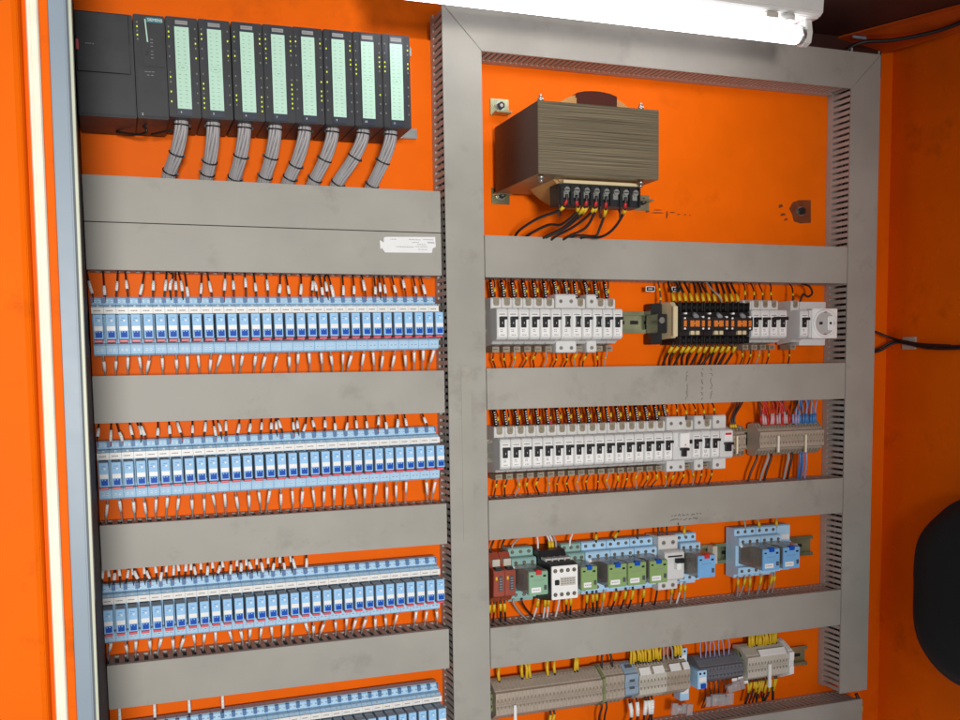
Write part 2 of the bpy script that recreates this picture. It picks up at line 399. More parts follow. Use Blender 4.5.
# ------------------------------------------------------------------ blue interface relays
PITCH = 15.1; NREL = 31
def make_relay():
    t = thing('relay_module', (0, 0, 0), 'x', 'relay', 'blue relay modules in rows')
    hw = PITCH/2-.12
    so = MB(); so.prismx([(-8.8, 41), (-28, 42), (-31, 40), (-33, 31.5), (-42, 30.5), (-47, 26.5), (-47, 19), (-36, 18), (-36, -18.5), (-44, -19.5), (-46, -22), (-44, -33), (-40, -35), (-8.8, -34)], -hw, hw, 0)
    so.build('socket', 'socket', t, bevel=.35, seg=1)
    d = MB(); d.box(-hw-.1, -hw+2.6, -34, -29.2, 33.5, 41.4); d.box(hw-2.2, hw+.1, -34, -29.5, 33.5, 41.4)
    d.build('wire_entry', 'socketdark', t)
    tg = MB(); tg.box(-hw+.02, hw-.02, -50, -47.05, 18.9, 27.2, 0)
    x = -5
    while x < 3:
        ww = random.uniform(.7, 1.6); tg.box(x, x+ww, -50.15, -50.02, 22.2, 23.5, 1); x += ww+.45
    tg.build('marker_tag', ['white', 'print'], t)
    for x, z, y in ((-3, 36, -31.8), (3.2, 36, -31.8), (.4, 28.6, -44.2)):
        s = MB(); s.cyl((x, y+2, z), (x, y-1, z), 1.5, 8, 0); s.box(x-1.2, x+1.2, y-1.15, y-.9, z-.25, z+.25, 1)
        s.build('screw', ['screwhead', 'black'], t)
    for x in (-2.8, 2.6):
        s = MB(); s.cyl((x, -43, -27.5), (x, -46.2, -27.5), 1.6, 8, 0); s.box(x-1.2, x+1.2, -46.4, -46.15, -27.75, -27.25, 1)
        s.build('screw', ['screwhead', 'black'], t)
    rl = MB(); rl.box(-5.8, 5.8, -74, -36.2, -14.5, 17, 1); rl.box(-5.5, 5.5, -75.2, -74.03, -14.2, 16.7, 0)
    rl.box(-2.6, 2.6, -75.5, -75.15, 11.6, 12.5, 2); rl.box(-3.4, -.6, -75.5, -75.15, 8.9, 9.7, 2); rl.prismy([(-1, 10), (3.2, 10), (1.2, 6.6)], -75.5, -75.15, 3)
    case = rl.build('relay', ['relay', 'relayside', 'socketdark', 'white'], t, bevel=.25, seg=1)
    MB().box(-5.1, 5.1, -75.8, -75.25, -3.6, 1.9).build('label_band', 'white', case)
    lv = MB(); lv.box(-3.6, 4.2, -77, -75.25, -12.4, -4.6, 0); lv.box(-3, -1.2, -77.3, -76.9, -6.4, -4.6, 1); lv.box(.4, 2.2, -77.3, -76.9, -6.4, -4.6, 1)
    lv.build('test_lever', ['lever', 'relay'], case, bevel=.3, seg=1)
    MB().box(-5.6, 4.6, -74.5, -40, -18.4, -15.2).build('retaining_clip', 'clip', t, bevel=.4, seg=1)
    return t
ROWS = [('top', -13.5, 55.6, 60.6), ('second', -15.5, -132.6, -128.6), ('third', -19, -324.5, -323.6), ('bottom', -20, -519.5, -516)]
proto = None
ROWX = {}
for rn, x0, zl, zr in ROWS:
    xs = [x0+i*PITCH for i in range(NREL)]
    ROWX[rn] = xs
    sl = -(zr-zl)/(PITCH*(NREL-1))
    din_rail(-14, 444, (zl+zr)/2, f'steel rail carrying the {rn} row of blue relays', 'steel', rot=0)
    for i, x in enumerate(xs):
        z = zl+(zr-zl)*i/(NREL-1)
        lb = f'blue relay module, {nth(i+1)} from the left in the {rn} relay row'
        if proto is None: proto = make_relay(); o = proto; o.location = (x*U, 0, z*U); o['label'] = lb
        else: o = dup(proto, (x, 0, z), lb)
        o.rotation_euler.y = sl
# relay wiring
def rz(rn, i):
    for n, x0, zl, zr in ROWS:
        if n == rn: return zl+(zr-zl)*i/(NREL-1)
LID = {'top': 130, 'second': -66, 'third': -258, 'bottom': -444.6}
LOW = {'top': -5, 'second': -198.7, 'third': -385.3}
for rn in ('top', 'second', 'third'):
    for i, x in enumerate(ROWX[rn]):
        z = rz(rn, i)
        if rn == 'third' and i > 18: continue
        if rn == 'second' and i == 29: continue
        a = J(6)+J(3); zt = LID[rn]; zb = z+39.5; sj = J(.11); sl_ = random.uniform(.24, .34)
        xx = x-PITCH/2+1.2+J(1.2)
        wire('relay_wire', [(xx+a, -22-J(8), zt+5), (xx+a*.8, -27, zt-1), (xx+a*.35, -33, (zt+zb)/2-2), (xx, -33, zb+5), (xx, -32.6, zb-5)], 1.15, 'w_black',
             f'black wire in a white sleeve above the {nth(i+1)} relay, {rn} row', 'white sleeved wires above the blue relays',
             [(.44+sj, .44+sj+sl_, 2.15+J(.25), 'white', 'marker_sleeve'), (.86, .95, 1.3, 'w_red', 'ferrule')])
    if rn == 'third':
        for i, x in enumerate(ROWX[rn][:17]):
            z = rz(rn, i); zt = LID[rn]; zb = z+39.5; xx = x+2.5+J(2); a = J(4)
            wire('relay_wire', [(xx+a, -12, zt+5), (xx+a*.7, -20, zt-1), (xx, -26, (zt+zb)/2+2), (xx, -30, zb+2), (xx, -31, zb-4)], 1.15, 'w_black',
                 f'second white sleeved wire above the {nth(i+1)} relay of the third row', 'white sleeved wires above the blue relays',
                 [(.33, .62, 2.15, 'white', 'marker_sleeve')])
    for i, x in enumerate(ROWX[rn]):
        if (rn, i) in (('second', 28), ('third', 27)): continue
        z = rz(rn, i); zt = z-33; zb = LOW[rn]; xx = x+3+J(2); a = J(4.5)+J(2.5); sj = J(.09); sl_ = random.uniform(.32, .44)
        wire('relay_wire', [(xx, -38, zt+2), (xx, -38.5, zt-4), (xx+a*.5, -34, (zt+zb)/2), (xx+a, -27, zb+2), (xx+a, -22, zb-6)], 1.05, 'w_grey',
             f'grey wire in a white sleeve below the {nth(i+1)} relay, {rn} row', 'white sleeved wires below the blue relays',
             [(.20+sj, .20+sj+sl_, 2.05+J(.2), 'white', 'marker_sleeve')])
for rn, i in (('top', 6), ('top', 7), ('top', 19), ('top', 20), ('top', 25), ('second', 3), ('second', 10), ('second', 15), ('second', 17)):
    x = ROWX[rn][i]+2; zt = LID[rn]; zb = rz(rn, i)+39
    wire('relay_wire', [(x+J(6), -16, zt+5), (x+J(4), -22, zt-2), (x+J(2), -29, (zt+zb)/2), (x, -31, zb-4)], 1.15, 'w_black', f'extra white sleeved wire beside the one above the {nth(i+1)} relay, {rn} row', 'white sleeved wires above the blue relays', [(.40, .70, 2.2, 'white', 'marker_sleeve')])
for i in (1, 4, 7, 10):
    x = ROWX['bottom'][i]-PITCH/2+1; zb = rz('bottom', i)+39
    wire('relay_wire', [(x+J(4), -24, LID['bottom']+5), (x, -30, LID['bottom']-6), (x, -33, zb-3)], 1.1, 'w_black',
         f'sleeved wire above the {nth(i+1)} relay of the cut off bottom row', 'white sleeved wires above the blue relays', [(.3, .75, 2.15, 'white', 'marker_sleeve')])

# ------------------------------------------------------------------ programmable controller rack
PT = -.004                                     # the rack hangs slightly higher on its right
def pz(x): return 314.5+(x+18)*.0185
t = thing('mounting_rail', (-24, 0, 322), 'wide aluminium rail behind the black controller modules', 'rail', rot=-.0185)
b = MB(); b.prismx([(-.3, 6), (-6, 6), (-6, 14), (-9, 14), (-9, 0), (-.3, 0)], 0, 456, 0); b.prismx([(-.3, 128), (-9, 128), (-9, 116), (-6, 116), (-6, 122), (-.3, 122)], 0, 452, 0); b.box(0, 444, -5, -.3, 6.01, 121.9, 0)
b.build('profile', 'alu', t, bevel=.4)
FY = -105
def plc_box(name, x0, w, label, cat, grp=None):
    return thing(name, (x0, 0, pz(x0)-(4.5 if x0 < 80 else 1)), label, cat, grp, PT), w-.7
ps, w_ = plc_box('power_supply', -23.5, 67.8, 'wide charcoal power supply module at the left end of the rack', 'power supply')
MB().box(.3, w_, FY, -9.2, 0, 123).build('housing', 'plc', ps, bevel=1)
MB().box(1.2, w_-4.5, FY-1.6, FY-.05, 51.5, 122).build('upper_cover', 'plc', ps, bevel=.8)
MB().box(1.2, w_-1.2, FY-2.2, FY-.05, 2, 49.8).build('terminal_cover', 'plc', ps, bevel=.8)
MB().box(1.5, 4.5, FY-5, FY-1.65, 76, 88).build('switch', 'clip', ps, bevel=.5)
q = MB()
for x, z in ((12, 84), (14.5, 84), (17, 84.2), (20, 84)): q.box(x, x+1.7, FY-2.6 if z < 50 else FY-1.9, FY-1.55, z, z+1)
q.build('print', 'print', ps)
cpu, w_ = plc_box('controller_module', 44.4, 37.8, 'charcoal processor module with a teal name band and key switch', 'controller')
MB().box(0, w_, FY, -9.2, 0, 124).build('housing', 'plc', cpu, bevel=1)
MB().box(9, w_-2, FY-1.5, FY-.05, 62, 123).build('front_panel', 'plc', cpu, bevel=.6)
MB().box(1.5, w_-1, FY-2.4, FY-.05, 2, 59).build('door', 'plc', cpu, bevel=.8)
MB().box(15, w_-3, FY-2.3, FY-1.55, 114.5, 120.2).build('name_band', 'teal', cpu)
text('name_lettering', 'SIEMENS', 4.8, 'white', cpu, (25.6, FY-2.45, 117.3))
q = MB(); q.prismy([(13.2, 118), (14.6, 118), (16.6, 91), (15, 91)], FY-2.2, FY-1.55); q.build('card_slot', 'mint', cpu)
MB().box(13, 16.5, FY-2.8, FY-1.55, 75, 80.5).build('key_switch', 'black', cpu, bevel=.4)
for x, z, on in ((3.6, 113, 0), (3.6, 108, 1), (3.6, 103, 0), (3.6, 98, 1), (3.6, 93, 0)):
    MB().box(x, x+1.6, FY-.6, FY-.02, z, z+2).build('status_light', 'led' if on else 'ledoff', cpu)
q = MB()
for x, z in ((19, 94), (19, 90), (19, 86), (19, 80), (19, 76), (19, 72)): q.box(x, x+3.2, FY-1.7, FY-1.45, z, z+.8)
q.build('print', 'print', cpu)
q = MB()
for x, z in ((11, 55), (15, 55), (19, 55.2), (13, 51), (18, 51)): q.box(x, x+3.2, FY-2.6, FY-2.3, z, z+.8)
q.build('print', 'print', cpu)
text('slot_number', '2', 4, 'white', cpu, (6, FY-2.55, 4.2))

XS = [82.2, 121.5, 161.5, 200.6, 239, 278.6, 317.8, 357]
LED = [([1, 2, 9, 12, 14], [3, 6]), ([1, 2, 10, 11, 13, 14, 15], [2, 5]), ([1, 5, 12, 13], [1, 2, 12, 13, 14, 15]), ([1, 3, 5], [1, 3, 9, 10, 11, 12, 13, 14]), ([1], [1, 8, 10, 11, 12]), ([2, 7, 8], [1, 2, 4, 5]), ([5, 6, 7], [3, 4, 5, 10]), ([4, 5, 6], [1, 4, 5])]
DESC = ['just right of the processor module', 'second after the processor module', 'third after the processor module', 'fourth after the processor module', 'fifth after the processor module', 'sixth after the processor module', 'second from the right end of the rack', 'at the right end of the rack']
for i, x in enumerate(XS):
    io, W = plc_box('signal_module', x, 39.1, f'charcoal module with mint label strip, {DESC[i]}', 'controller module', 'controller modules with mint label strips')
    MB().box(0, W, FY, -9.2, 0, 121).build('housing', 'plc', io, bevel=.9)
    d = MB(); d.box(9.6, 27.6, FY-1.8, FY-.05, 1.5, 118.5)
    dr = d.build('door', 'plcdoor', io, bevel=.6)
    q = MB(); q.box(10.2, 27.3, FY-2.1, FY-1.78, 10, 108.5, 0)
    for z in range(20):
        zz = 13+z*4.75
        if 9 <= z <= 10: continue
        a = 13; b_ = 20.3
        q.box(a, a+2.6+J(.6), FY-2.2, FY-2.08, zz, zz+.55, 1); q.box(b_, b_+2.6+J(.6), FY-2.2, FY-2.08, zz, zz+.55, 1)
    for k in range(18):
        an = k/18*2*math.pi; q.box(18.7+5.6*math.cos(an)-.5, 18.7+5.6*math.cos(an)+.5, FY-2.2, FY-2.08, 59.8+3.6*math.sin(an)-.2, 59.8+3.6*math.sin(an)+.2, 1)
    q.box(16.5, 20.5, FY-2.2, FY-2.08, 59.4, 60.2, 1)
    q.build('label_strip', ['mint', 'mintink'], dr)
    q = MB(); q.box(11.4, 26, FY-2.3, FY-1.78, 111.5, 116, 0); q.box(12.4, 25, FY-2.4, FY-2.28, 113.2, 114.4, 1)
    q.build('name_plate', ['nameplate', 'print'], dr)
    text('slot_number', str(4+i), 3.6, 'white', io, (14.2, FY-2, 5.6))
    for xx, on in ((2.6, LED[i][0]), (34.2, LED[i][1])):
        for k in range(16):
            zz = 107-k*5.9 if k < 8 else 100-k*5.9
            if k in on or k % 2 == 0: MB().box(xx, xx+1.5, FY-.7, FY-.02, zz, zz+2).build('status_light', 'led' if k in on else 'ledoff', io)
    MB().box(4.9, 6.6, FY-.25, FY-.02, 64, 108).build('label_edge', 'plcdoor', io); MB().box(31, 32.6, FY-.25, FY-.02, 14, 50).build('label_edge', 'plcdoor', io)
# cable looms from the modules into the duct
TOPX = [98.9, 138, 177.6, 217.2, 256, 293.5, 335.6, 374]
BOTX = [80.9, 129.3, 165, 204, 236, 270, 302, 352]
for i in range(8):
    a, b_ = TOPX[i]-1, BOTX[i]; zt = pz(a)+3
    bend = .35 if i < 4 else .55
    pts = curve([(a, -82, zt), (a-(a-b_)*.08, -80, zt-18), (a-(a-b_)*.42, -70, zt-42), (b_+(a-b_)*.12, -52, 258), (b_-4, -36, 240)], 6)
    t = thing('cable_loom', (b_, -36, 240), f'grey loom of thin wires with black ties, {nth(i+1)} from the left under the controller', 'cable loom', 'grey looms under the controller')
    o0 = Vector((b_, -36, 240)); mb = MB()
    for k in range(19):
        rr = 0 if k == 0 else (3.4 if k < 7 else 6.6); an = k*1.05+(.3 if k > 6 else 0)
        if k > 6: an = (k-7)/12*2*math.pi
        sp = []
        for j, p in enumerate(pts):
            t_ = (pts[min(j+1, len(pts)-1)]-pts[max(j-1, 0)]).normalized(); u_ = t_.cross(Vector((0, 1, 0))).normalized(); v_ = t_.cross(u_)
            q_ = an+.25*math.sin(j*.3+k); sp.append(p+u_*math.cos(q_)*rr+v_*math.sin(q_)*rr*.8-o0)
        mb.tube(sp, 2.15, 7, 0)
    mb.build('wires', ['pvc'], t)
    n = len(pts)
    for fr in (.16+J(.03), .55+J(.06), .80+J(.03)):
        j = int(fr*(n-1)); p = pts[j]; t_ = (pts[min(j+1, n-1)]-pts[j-1]).normalized(); u_ = t_.cross(Vector((0, 1, 0))).normalized(); v_ = t_.cross(u_)
        ring = [p+u_*math.cos(q)*9.2+v_*math.sin(q)*7.6-o0 for q in [2*math.pi*m/20 for m in range(21)]]
        tie = MB(); tie.tube(ring, 1.0, 6, 0)
        h = ring[10 if i % 2 else 0]; tie.box(h.x-2, h.x+2, h.y-2, h.y+1, h.z-1.6, h.z+1.6)
        tie.build('cable_tie', 'black', t)
# loose dark cables under the rack
wire('cable', [(52, -60, 312), (56, -64, 305), (46, -50, 303), (20, -30, 309)], 1.6, 'w_black', 'short black cable curling under the power supply module', 'loose cables below the rack')
wire('cable', [(62, -50, 304), (80, -66, 306), (96, -70, 308), (110, -60, 312)], 1.4, 'w_black', 'thin black cable passing behind the first grey loom', 'loose cables below the rack')

# ------------------------------------------------------------------ transformer
tr = thing('transformer', (548, 0, 240), 'large open laminated steel transformer with amber coil on the orange plate', 'transformer')
L_ = lambda mb, n, m, p=tr, bv=0: mb.build(n, m, p, loc=(-548, 0, -240), bevel=bv)
c = MB(); c.box(547.5, 731, -182, -22, 256, 351)
core = L_(c, 'core', ['core', 'coreside'], bv=.6)
for p in core.data.polygons:
    if abs(p.normal.x) > .8: p.material_index = 1
cp = []
for k in range(40):
    an = 2*math.pi*k/40; ca, sa = math.cos(an), math.sin(an)
    cp.append((650+80*math.copysign(abs(ca)**.9, ca), 303+73*math.copysign(abs(sa)**.9, sa)))
coil = L_(MB().prismy(cp, -150, -60), 'coil', 'coil', bv=4)
MB().prismy([(620, 346), (682, 346)]+[(651+q, 303+75.2*(1-(abs(q+1)/81.5)**2.15)**.465) for q in (31, 20, 10, 0, -10, -20, -31)], -151.6, -58.6).build('insulation_band', 'coilband', coil, bevel=.6)
for x, z in ((549, 374), (549, 243.5), (789, 374), (789, 243.5)):
    br = MB(); br.box(x, x+29, -3, -.3, z, z+24); br.box(x+2, x+27, -22, -3.01, (z+12 if z < 300 else z), (z+15 if z < 300 else z+3))
    brk = L_(br, 'mounting_bracket', 'zinc', bv=.4)
    bo = MB(); bo.cyl((x+14.5, -3, z+13), (x+14.5, -4.5, z+13), 7.5, 18, 1); bo.cyl((x+14.5, -4.5, z+13), (x+14.5, -11, z+13), 5.6, 6, 0); bo.cyl((x+14.5, -11, z+13), (x+14.5, -11.3, z+13), 2.6, 6, 1)
    bo.build('bolt', ['black', 'steel'], brk)
for x in (556, 708):
    for z, s_ in ((352, 1), (255, -1)):
        nt_ = MB(); nt_.cyl((x, -172, z), (x, -172, z+4*s_), 4.6, 6); nt_.cyl((x, -172, z+4*s_), (x, -172, z+9*s_), 2.6, 8)
        L_(nt_, 'clamp_bolt', 'steel')
tb = MB(); tb.box(588, 715, -158, -128, 221, 249)
for k in range(9): tb.box(589+k*15.2, 591.2+k*15.2, -163, -158.01, 221, 247)
ts = L_(tb, 'terminal_strip', 'black', bv=.5)
MB().box(594, 714, -162, -136, 249.3, 253.4).build('marking_strip', 'cream', ts, bevel=.4)
for k in range(8):
    x = 598.8+k*15.2
    s_ = MB(); s_.cyl((x, -158, 240), (x, -163.5, 240), 4.2, 10, 0); s_.box(x-3.4, x+3.4, -163.9, -163.4, 239.4, 240.6, 1); s_.box(x-3.6, x+3.6, -160, -158.01, 230, 243, 0)
    s_.build('terminal_screw', ['steel', 'black'], ts)
TW = [(0, [(-8, -150, 214), (-40, -110, 208), (-62, -60, 196), (-66, -40, 182)], 1), (1, [(6, -150, 214), (-4, -115, 200), (-24, -90, 202), (-62, -50, 190), (-70, -36, 178)], 1),
      (2, [(-2, -150, 214), (-26, -110, 196), (-44, -60, 188), (-50, -40, 176)], 2), (2, [(3, -148, 214), (-16, -106, 196), (-36, -58, 188), (-42, -40, 176)], 2),
      (3, [(-4, -150, 212), (-22, -110, 198), (-46, -66, 188), (-56, -40, 176)], 1), (3, [(3, -150, 214), (4, -118, 196), (-2, -70, 190), (-30, -42, 178)], 1),
      (4, [(4, -150, 214), (14, -112, 196), (22, -80, 190), (-4, -60, 192), (-34, -40, 178)], 2), (6, [(3, -150, 214), (4, -116, 196), (-6, -86, 188), (-40, -62, 190), (-58, -38, 178)], 1)]
ND = ['leftmost', 'second', 'third', 'fourth', 'fifth', 'sixth', 'seventh', 'rightmost']
for k, (q_, pp, n) in enumerate(TW):
    x = 598.8+q_*15.2
    wire('transformer_wire', [(x, -161, 234), (x, -160, 225)]+[(x+a*.5+(198-z)*.1 if a < 0 else x+a, y, z) for a, y, z in pp], 2.0, 'w_black', f'black wire under the transformer terminal strip, {ND[k]} of eight', 'wires from the transformer terminals',
         [(.05, .1, 2.3, 'w_red', 'ferrule'), (.12, .12+.045*n, 2.7, 'yellow', 'marker_ring')], n=8)
for k in range(4):
    x = 592+k*32
    wire('winding_lead', [(x, -152, 223), (x+2, -144, 210), (x+9, -134, 210), (x+10, -124, 226)], 1.6, 'w_brown', f'short brown coil lead looping below the terminal strip, {nth(k+1)} of four', 'winding leads under the transformer')
# odd marks and bolts on the mounting plate
bo = thing('bolt', (1110, 0, 254), 'black bolt head with a brown stain at the plate right end', 'bolt')
b = MB(); b.cyl((0, -.3, 0), (0, -2, 0), 8, 18, 1); b.cyl((0, -2, 0), (0, -9, 0), 6, 6, 0); b.build('head', ['black', 'steel'], bo)
st = MB(); st.prismy([(-22, 4), (-15, 15), (-2, 19), (22, 20), (23, -18), (2, -20), (-12, -17), (-16, -5)], -.25, -.02); st.build('stain', 'stain', bo)
for px in ((-38, 5), (-42, -10), (-30, -12)):
    pass
st = MB()
for x, z, w_, h_ in ((812, 243, 9, 1.6), (822, 241.5, 26, 1), (826, 246, 18, .8), (850, 240, 4, 6), (856, 243, 12, 1), (870, 240.5, 7, .8), (884, 240.5, 4, .9), (893, 240, 3, .8), (1066, 262, 10, 3), (1070, 248, 12, 2.2), (1078, 240, 8, 2)):
    st.prismy([(x, z-h_), (x+w_*.4, z-h_*1.2), (x+w_, z-h_*.2), (x+w_*.7, z+h_), (x+w_*.2, z+h_*.6)], -.2, -.02)
tag(st.build('paint_scuffs', 'stain'), 'row of small brown scuffs on the orange plate under the transformer', 'stain')

# ------------------------------------------------------------------ circuit breakers
PW = 17.15
def breaker_body(W, tall, px=0):
    b = MB()
    if tall:
        b.prismx([(-8.8, 44), (-48, 45), (-50, 43), (-50, 24), (-66, 23), (-70, 20.5), (-70, -21), (-66, -24), (-50, -26), (-50, -42), (-47, -43.5), (-8.8, -42)], px+.3, px+W-.3)
    else:
        e = 3.2
        b.prismx([(-8.8, 39), (-44, 39), (-46, 37), (-46, 23), (-66, 22.5), (-70, 20.5), (-70, -20), (-67, -23), (-52, -26), (-47, -29.5), (-8.8, -33)], px+.3, px+W-.3)
    return b
def breaker_face(t, px, tall, W=PW, toggle=True, lbl=True):
    cx = px+W/2
    m = MB(); m.box(px+2.2, px+W-2.2, -70.5, -70.03, -19, 15.5); p = m.build('face_plate', 'white', t, bevel=.2, seg=1)
    if toggle:
        g = MB()
        if tall: g.prismy([(cx-2.8, 10.5), (cx+4, 10.5), (cx+4, 7.5), (cx+3, 6), (cx+3, -3), (cx+4, -5.5), (cx-3.4, -5.5), (cx-2.2, -2), (cx-2.2, 6)], -77, -70.55)
        else:
            g.box(cx-5, cx+2.2, -74, -70.55, -6, 9, 0); g.box(cx-5, cx+5, -79, -70.6, 5.4, 9.6, 0)
        g.box(cx-1.8, cx-.8, -74.3 if not tall else -77.3, -73.9 if not tall else -76.9, -1.2, 2, 1)
        g.build('toggle', ['black', 'white'], t, bevel=.4, seg=1)
    pr = MB(); pr.box(cx-5.2, cx+4.4, -70.8, -70.48, 12.6, 14, 0)
    for z, n in ((-10, 2), (-12.4, 2), (-17.4, 3)):
        x = cx-3.2
        for _ in range(n): pr.box(x, x+random.uniform(1, 2), -70.7, -70.48, z, z+1.2, 0); x += 2.3
    pr.build('print', 'print', t)
    for zt, s_ in ((39, 1), (-33, -1)):
        if tall:
            zz = 34 if s_ > 0 else -36
            h = MB(); h.cyl((cx, -49.9, zz), (cx, -50.5, zz), 3.0, 14, 0); h.cyl((cx, -50.5, zz), (cx, -50.7, zz), 2.1, 10, 1); h.box(cx-1.7, cx+1.7, -50.95, -50.65, zz-.3, zz+.3, 2)
            h.build('terminal_screw', ['print', 'brass', 'black'], t)
        else:
            h = MB()
            if s_ > 0:
                h.prismy([(cx-4.6, 39.3), (cx+4.6, 39.3), (cx+4.6, 29.5), (cx+2.8, 27), (cx-2.8, 27), (cx-4.6, 29.5)], -46.6, -45.9, 0)
                h.cyl((cx, -46.5, 33), (cx, -47, 33), 3.2, 10, 1)
            else:
                h.box(cx-5.4, cx+5.4, -42, -14, -41.5, -33.2, 0); h.cyl((cx-.6, -42, -37), (cx-.6, -43, -37), 3.4, 10, 1); h.box(cx-3.4, cx+2.2, -43.3, -42.9, -37.4, -36.6, 2)
            h.build('terminal', ['termbrown', 'brass', 'black'], t)
def breaker(x, z, tall, label, poles=1, group='white circuit breakers'):
    t = thing('circuit_breaker', (x, 0, z), label, 'circuit breaker', group)
    W = PW*poles
    breaker_body(W, tall).build('housing', 'breaker', t, bevel=.9)
    for k in range(poles): breaker_face(t, k*PW, tall)
    return t
Z1 = 62; Z2 = -129
din_rail(520, 1150, Z1+4.5, 'green tinted rail of the top breaker row, bare between breakers and contactors')
din_rail(520, 1150, Z2+.2, 'rail of the second breaker row with a dark bare gap')
din_rail(520, 1142, -321, 'rail behind the blue and green relays with bare stretches')
din_rail(520, 1134, -517.5, 'rail behind the terminal blocks with a bare right end')
x = 528.5; k = 0; BX = []
seq = [0]*6+[2]+[0]+[1]+[0]*2
for s_ in seq:
    k += 1
    side = 'white breaker'
    if s_ == 2:
        breaker(x, Z1, True, 'taller two pole white breaker in the upper breaker row', 2); BX += [(x+PW/2, 1), (x+1.5*PW, 1)]; x += 2*PW; k += 1; continue
    if s_ == 1: lb = 'taller single white breaker, third from the right end of the upper left group'
    else: lb = f'white breaker with black toggle, pole {nth(k)} from the left, upper breaker row'
    breaker(x, Z1, bool(s_), lb); BX.append((x+PW/2, s_)); x += PW
x = 531; BX2 = []
for k in range(17):
    breaker(x, Z2, False, f'white breaker with black toggle, {nth(k+1)} from the left in the long lower row'); BX2.append((x+PW/2, 0)); x += PW
# combined residual current breaker, then the last four
t = thing('circuit_breaker', (x, 0, Z2), 'wide white breaker with an orange test button and a lowered black toggle', 'circuit breaker', 'white circuit breakers')
breaker_body(2*PW, True).build('housing', 'breaker', t, bevel=.5)
MB().box(9, 26, -77, -70.05, -2, 20).build('test_block', 'white', t, bevel=.7)
MB().box(17, 19.5, -78, -77.01, .6, 2.6).build('test_button', 'amber', t, bevel=.3)
g = MB(); g.box(14.5, 22, -76, -70.05, -17, -5); g.box(12, 24.5, -80, -70.1, -7.5, -3.4); g.build('toggle', 'black', t, bevel=.5)
MB().box(28.5, 32, -76, -70.05, 3, 9).build('toggle', 'black', t, bevel=.4)
for cx in (8.6, 25.7):
    for zz in (34, -36):
        h = MB(); h.cyl((cx, -49.9, zz), (cx, -50.5, zz), 3, 14, 0); h.cyl((cx, -50.5, zz), (cx, -50.7, zz), 2.1, 10, 1); h.box(cx-1.7, cx+1.7, -50.95, -50.65, zz-.3, zz+.3, 2); h.build('terminal_screw', ['print', 'brass', 'black'], t)
BX2 += [(x+8, 1), (x+26, 1)]; x += 2*PW
breaker(x, Z2, False, 'white breaker just right of the one with an orange test button'); BX2.append((x+8, 0)); x += PW
breaker(x, Z2, True, 'taller single white breaker near the right end of the long row'); BX2.append((x+8, 1)); x += PW
breaker(x, Z2, False, 'white breaker between the tall breaker and the red labelled one'); BX2.append((x+8, 0)); x += PW
t = thing('circuit_breaker', (x, 0, Z2), 'wide white breaker with a red label and lowered toggle ending the row', 'circuit breaker', 'white circuit breakers')
breaker_body(25, True).build('housing', 'breaker', t, bevel=.5)
MB().box(7.5, 22, -72, -70.05, 4, 19).build('label_plate', 'white', t, bevel=.3)
MB().box(9, 20.5, -72.5, -72.02, 14, 17.5).build('red_label', 'red', t)
g = MB(); g.box(9, 19, -76, -70.05, -12, 1); g.box(7.4, 21, -80, -70.1, -1.5, 2.4); g.build('toggle', 'black', t, bevel=.5)
for zz in (34, -36):
    h = MB(); h.cyl((9, -49.9, zz), (9, -50.5, zz), 3, 14, 0); h.cyl((9, -50.5, zz), (9, -50.7, zz), 2.1, 10, 1); h.build('terminal_screw', ['print', 'brass'], t)
BX2.append((x+9, 1))
# right hand group of the upper row
x = 966
for k in range(2):
    breaker(x, Z1, False, ['white breaker touching the black contactors', 'white breaker between contactor neighbour and the double toggle breaker'][k]); BX.append((x+PW/2, 0)); x += PW
t = breaker(x, Z1, False, 'two pole white breaker with toggles joined by a black bar', 2)
MB().box(4, 30, -79.6, -74.1, 6.6, 10.6).build('toggle_bar', 'black', t, bevel=.5); BX += [(x+PW/2, 0), (x+PW*1.5, 0)]
x = 1059.5
breaker(x, Z1, False, 'single white breaker beside the round socket outlet'); BX.append((x+PW/2, 0))
t = thing('socket_outlet', (1077, 0, Z1), 'white rail mounted socket outlet with a round recess', 'socket outlet')
b = MB(); b.prismx([(-8.8, 37), (-46, 37), (-46, 22), (-70, 22), (-70, -23), (-46, -25), (-46, -35), (-8.8, -35)], .2, 53); b.build('housing', 'breaker', t, bevel=.7)
pl = MB(); ring = [(29+22.5*math.cos(q), .5+21.5*math.sin(q)) for q in [2*math.pi*k/32 for k in range(32)]]
hp = [(5, -23.5), (53.5, -23.5), (53.5, 23.5), (5, 23.5)]
MB().box(5, 55, -73, -70.05, -24, 24.5).build('face_plate', 'white', t, bevel=.8)
rg = MB(); rg.tube([(29+21*math.cos(q), -74, .5+20.5*math.sin(q)) for q in [2*math.pi*k/32 for k in range(33)]], 2.2, 8); rg.build('rim', 'white', t)
MB().prismy([(29+19.5*math.cos(q), .5+19*math.sin(q)) for q in [2*math.pi*k/32 for k in range(32)]], -73.6, -73.02).build('recess', 'breakerside', t)
MB().box(33, 46, -77, -73.7, -11, 12).build('insert', 'white', t, bevel=1.5)
for xx in (20, 38): MB().cyl((xx, -73.5, .5), (xx, -77.4, .5), 2.3, 12).build('pin_hole', 'black', t)
for zz in (18.5, -17.5): MB().box(27, 31, -76.5, -73.5, zz-1, zz+1).build('earth_clip', 'steel', t, bevel=.3)

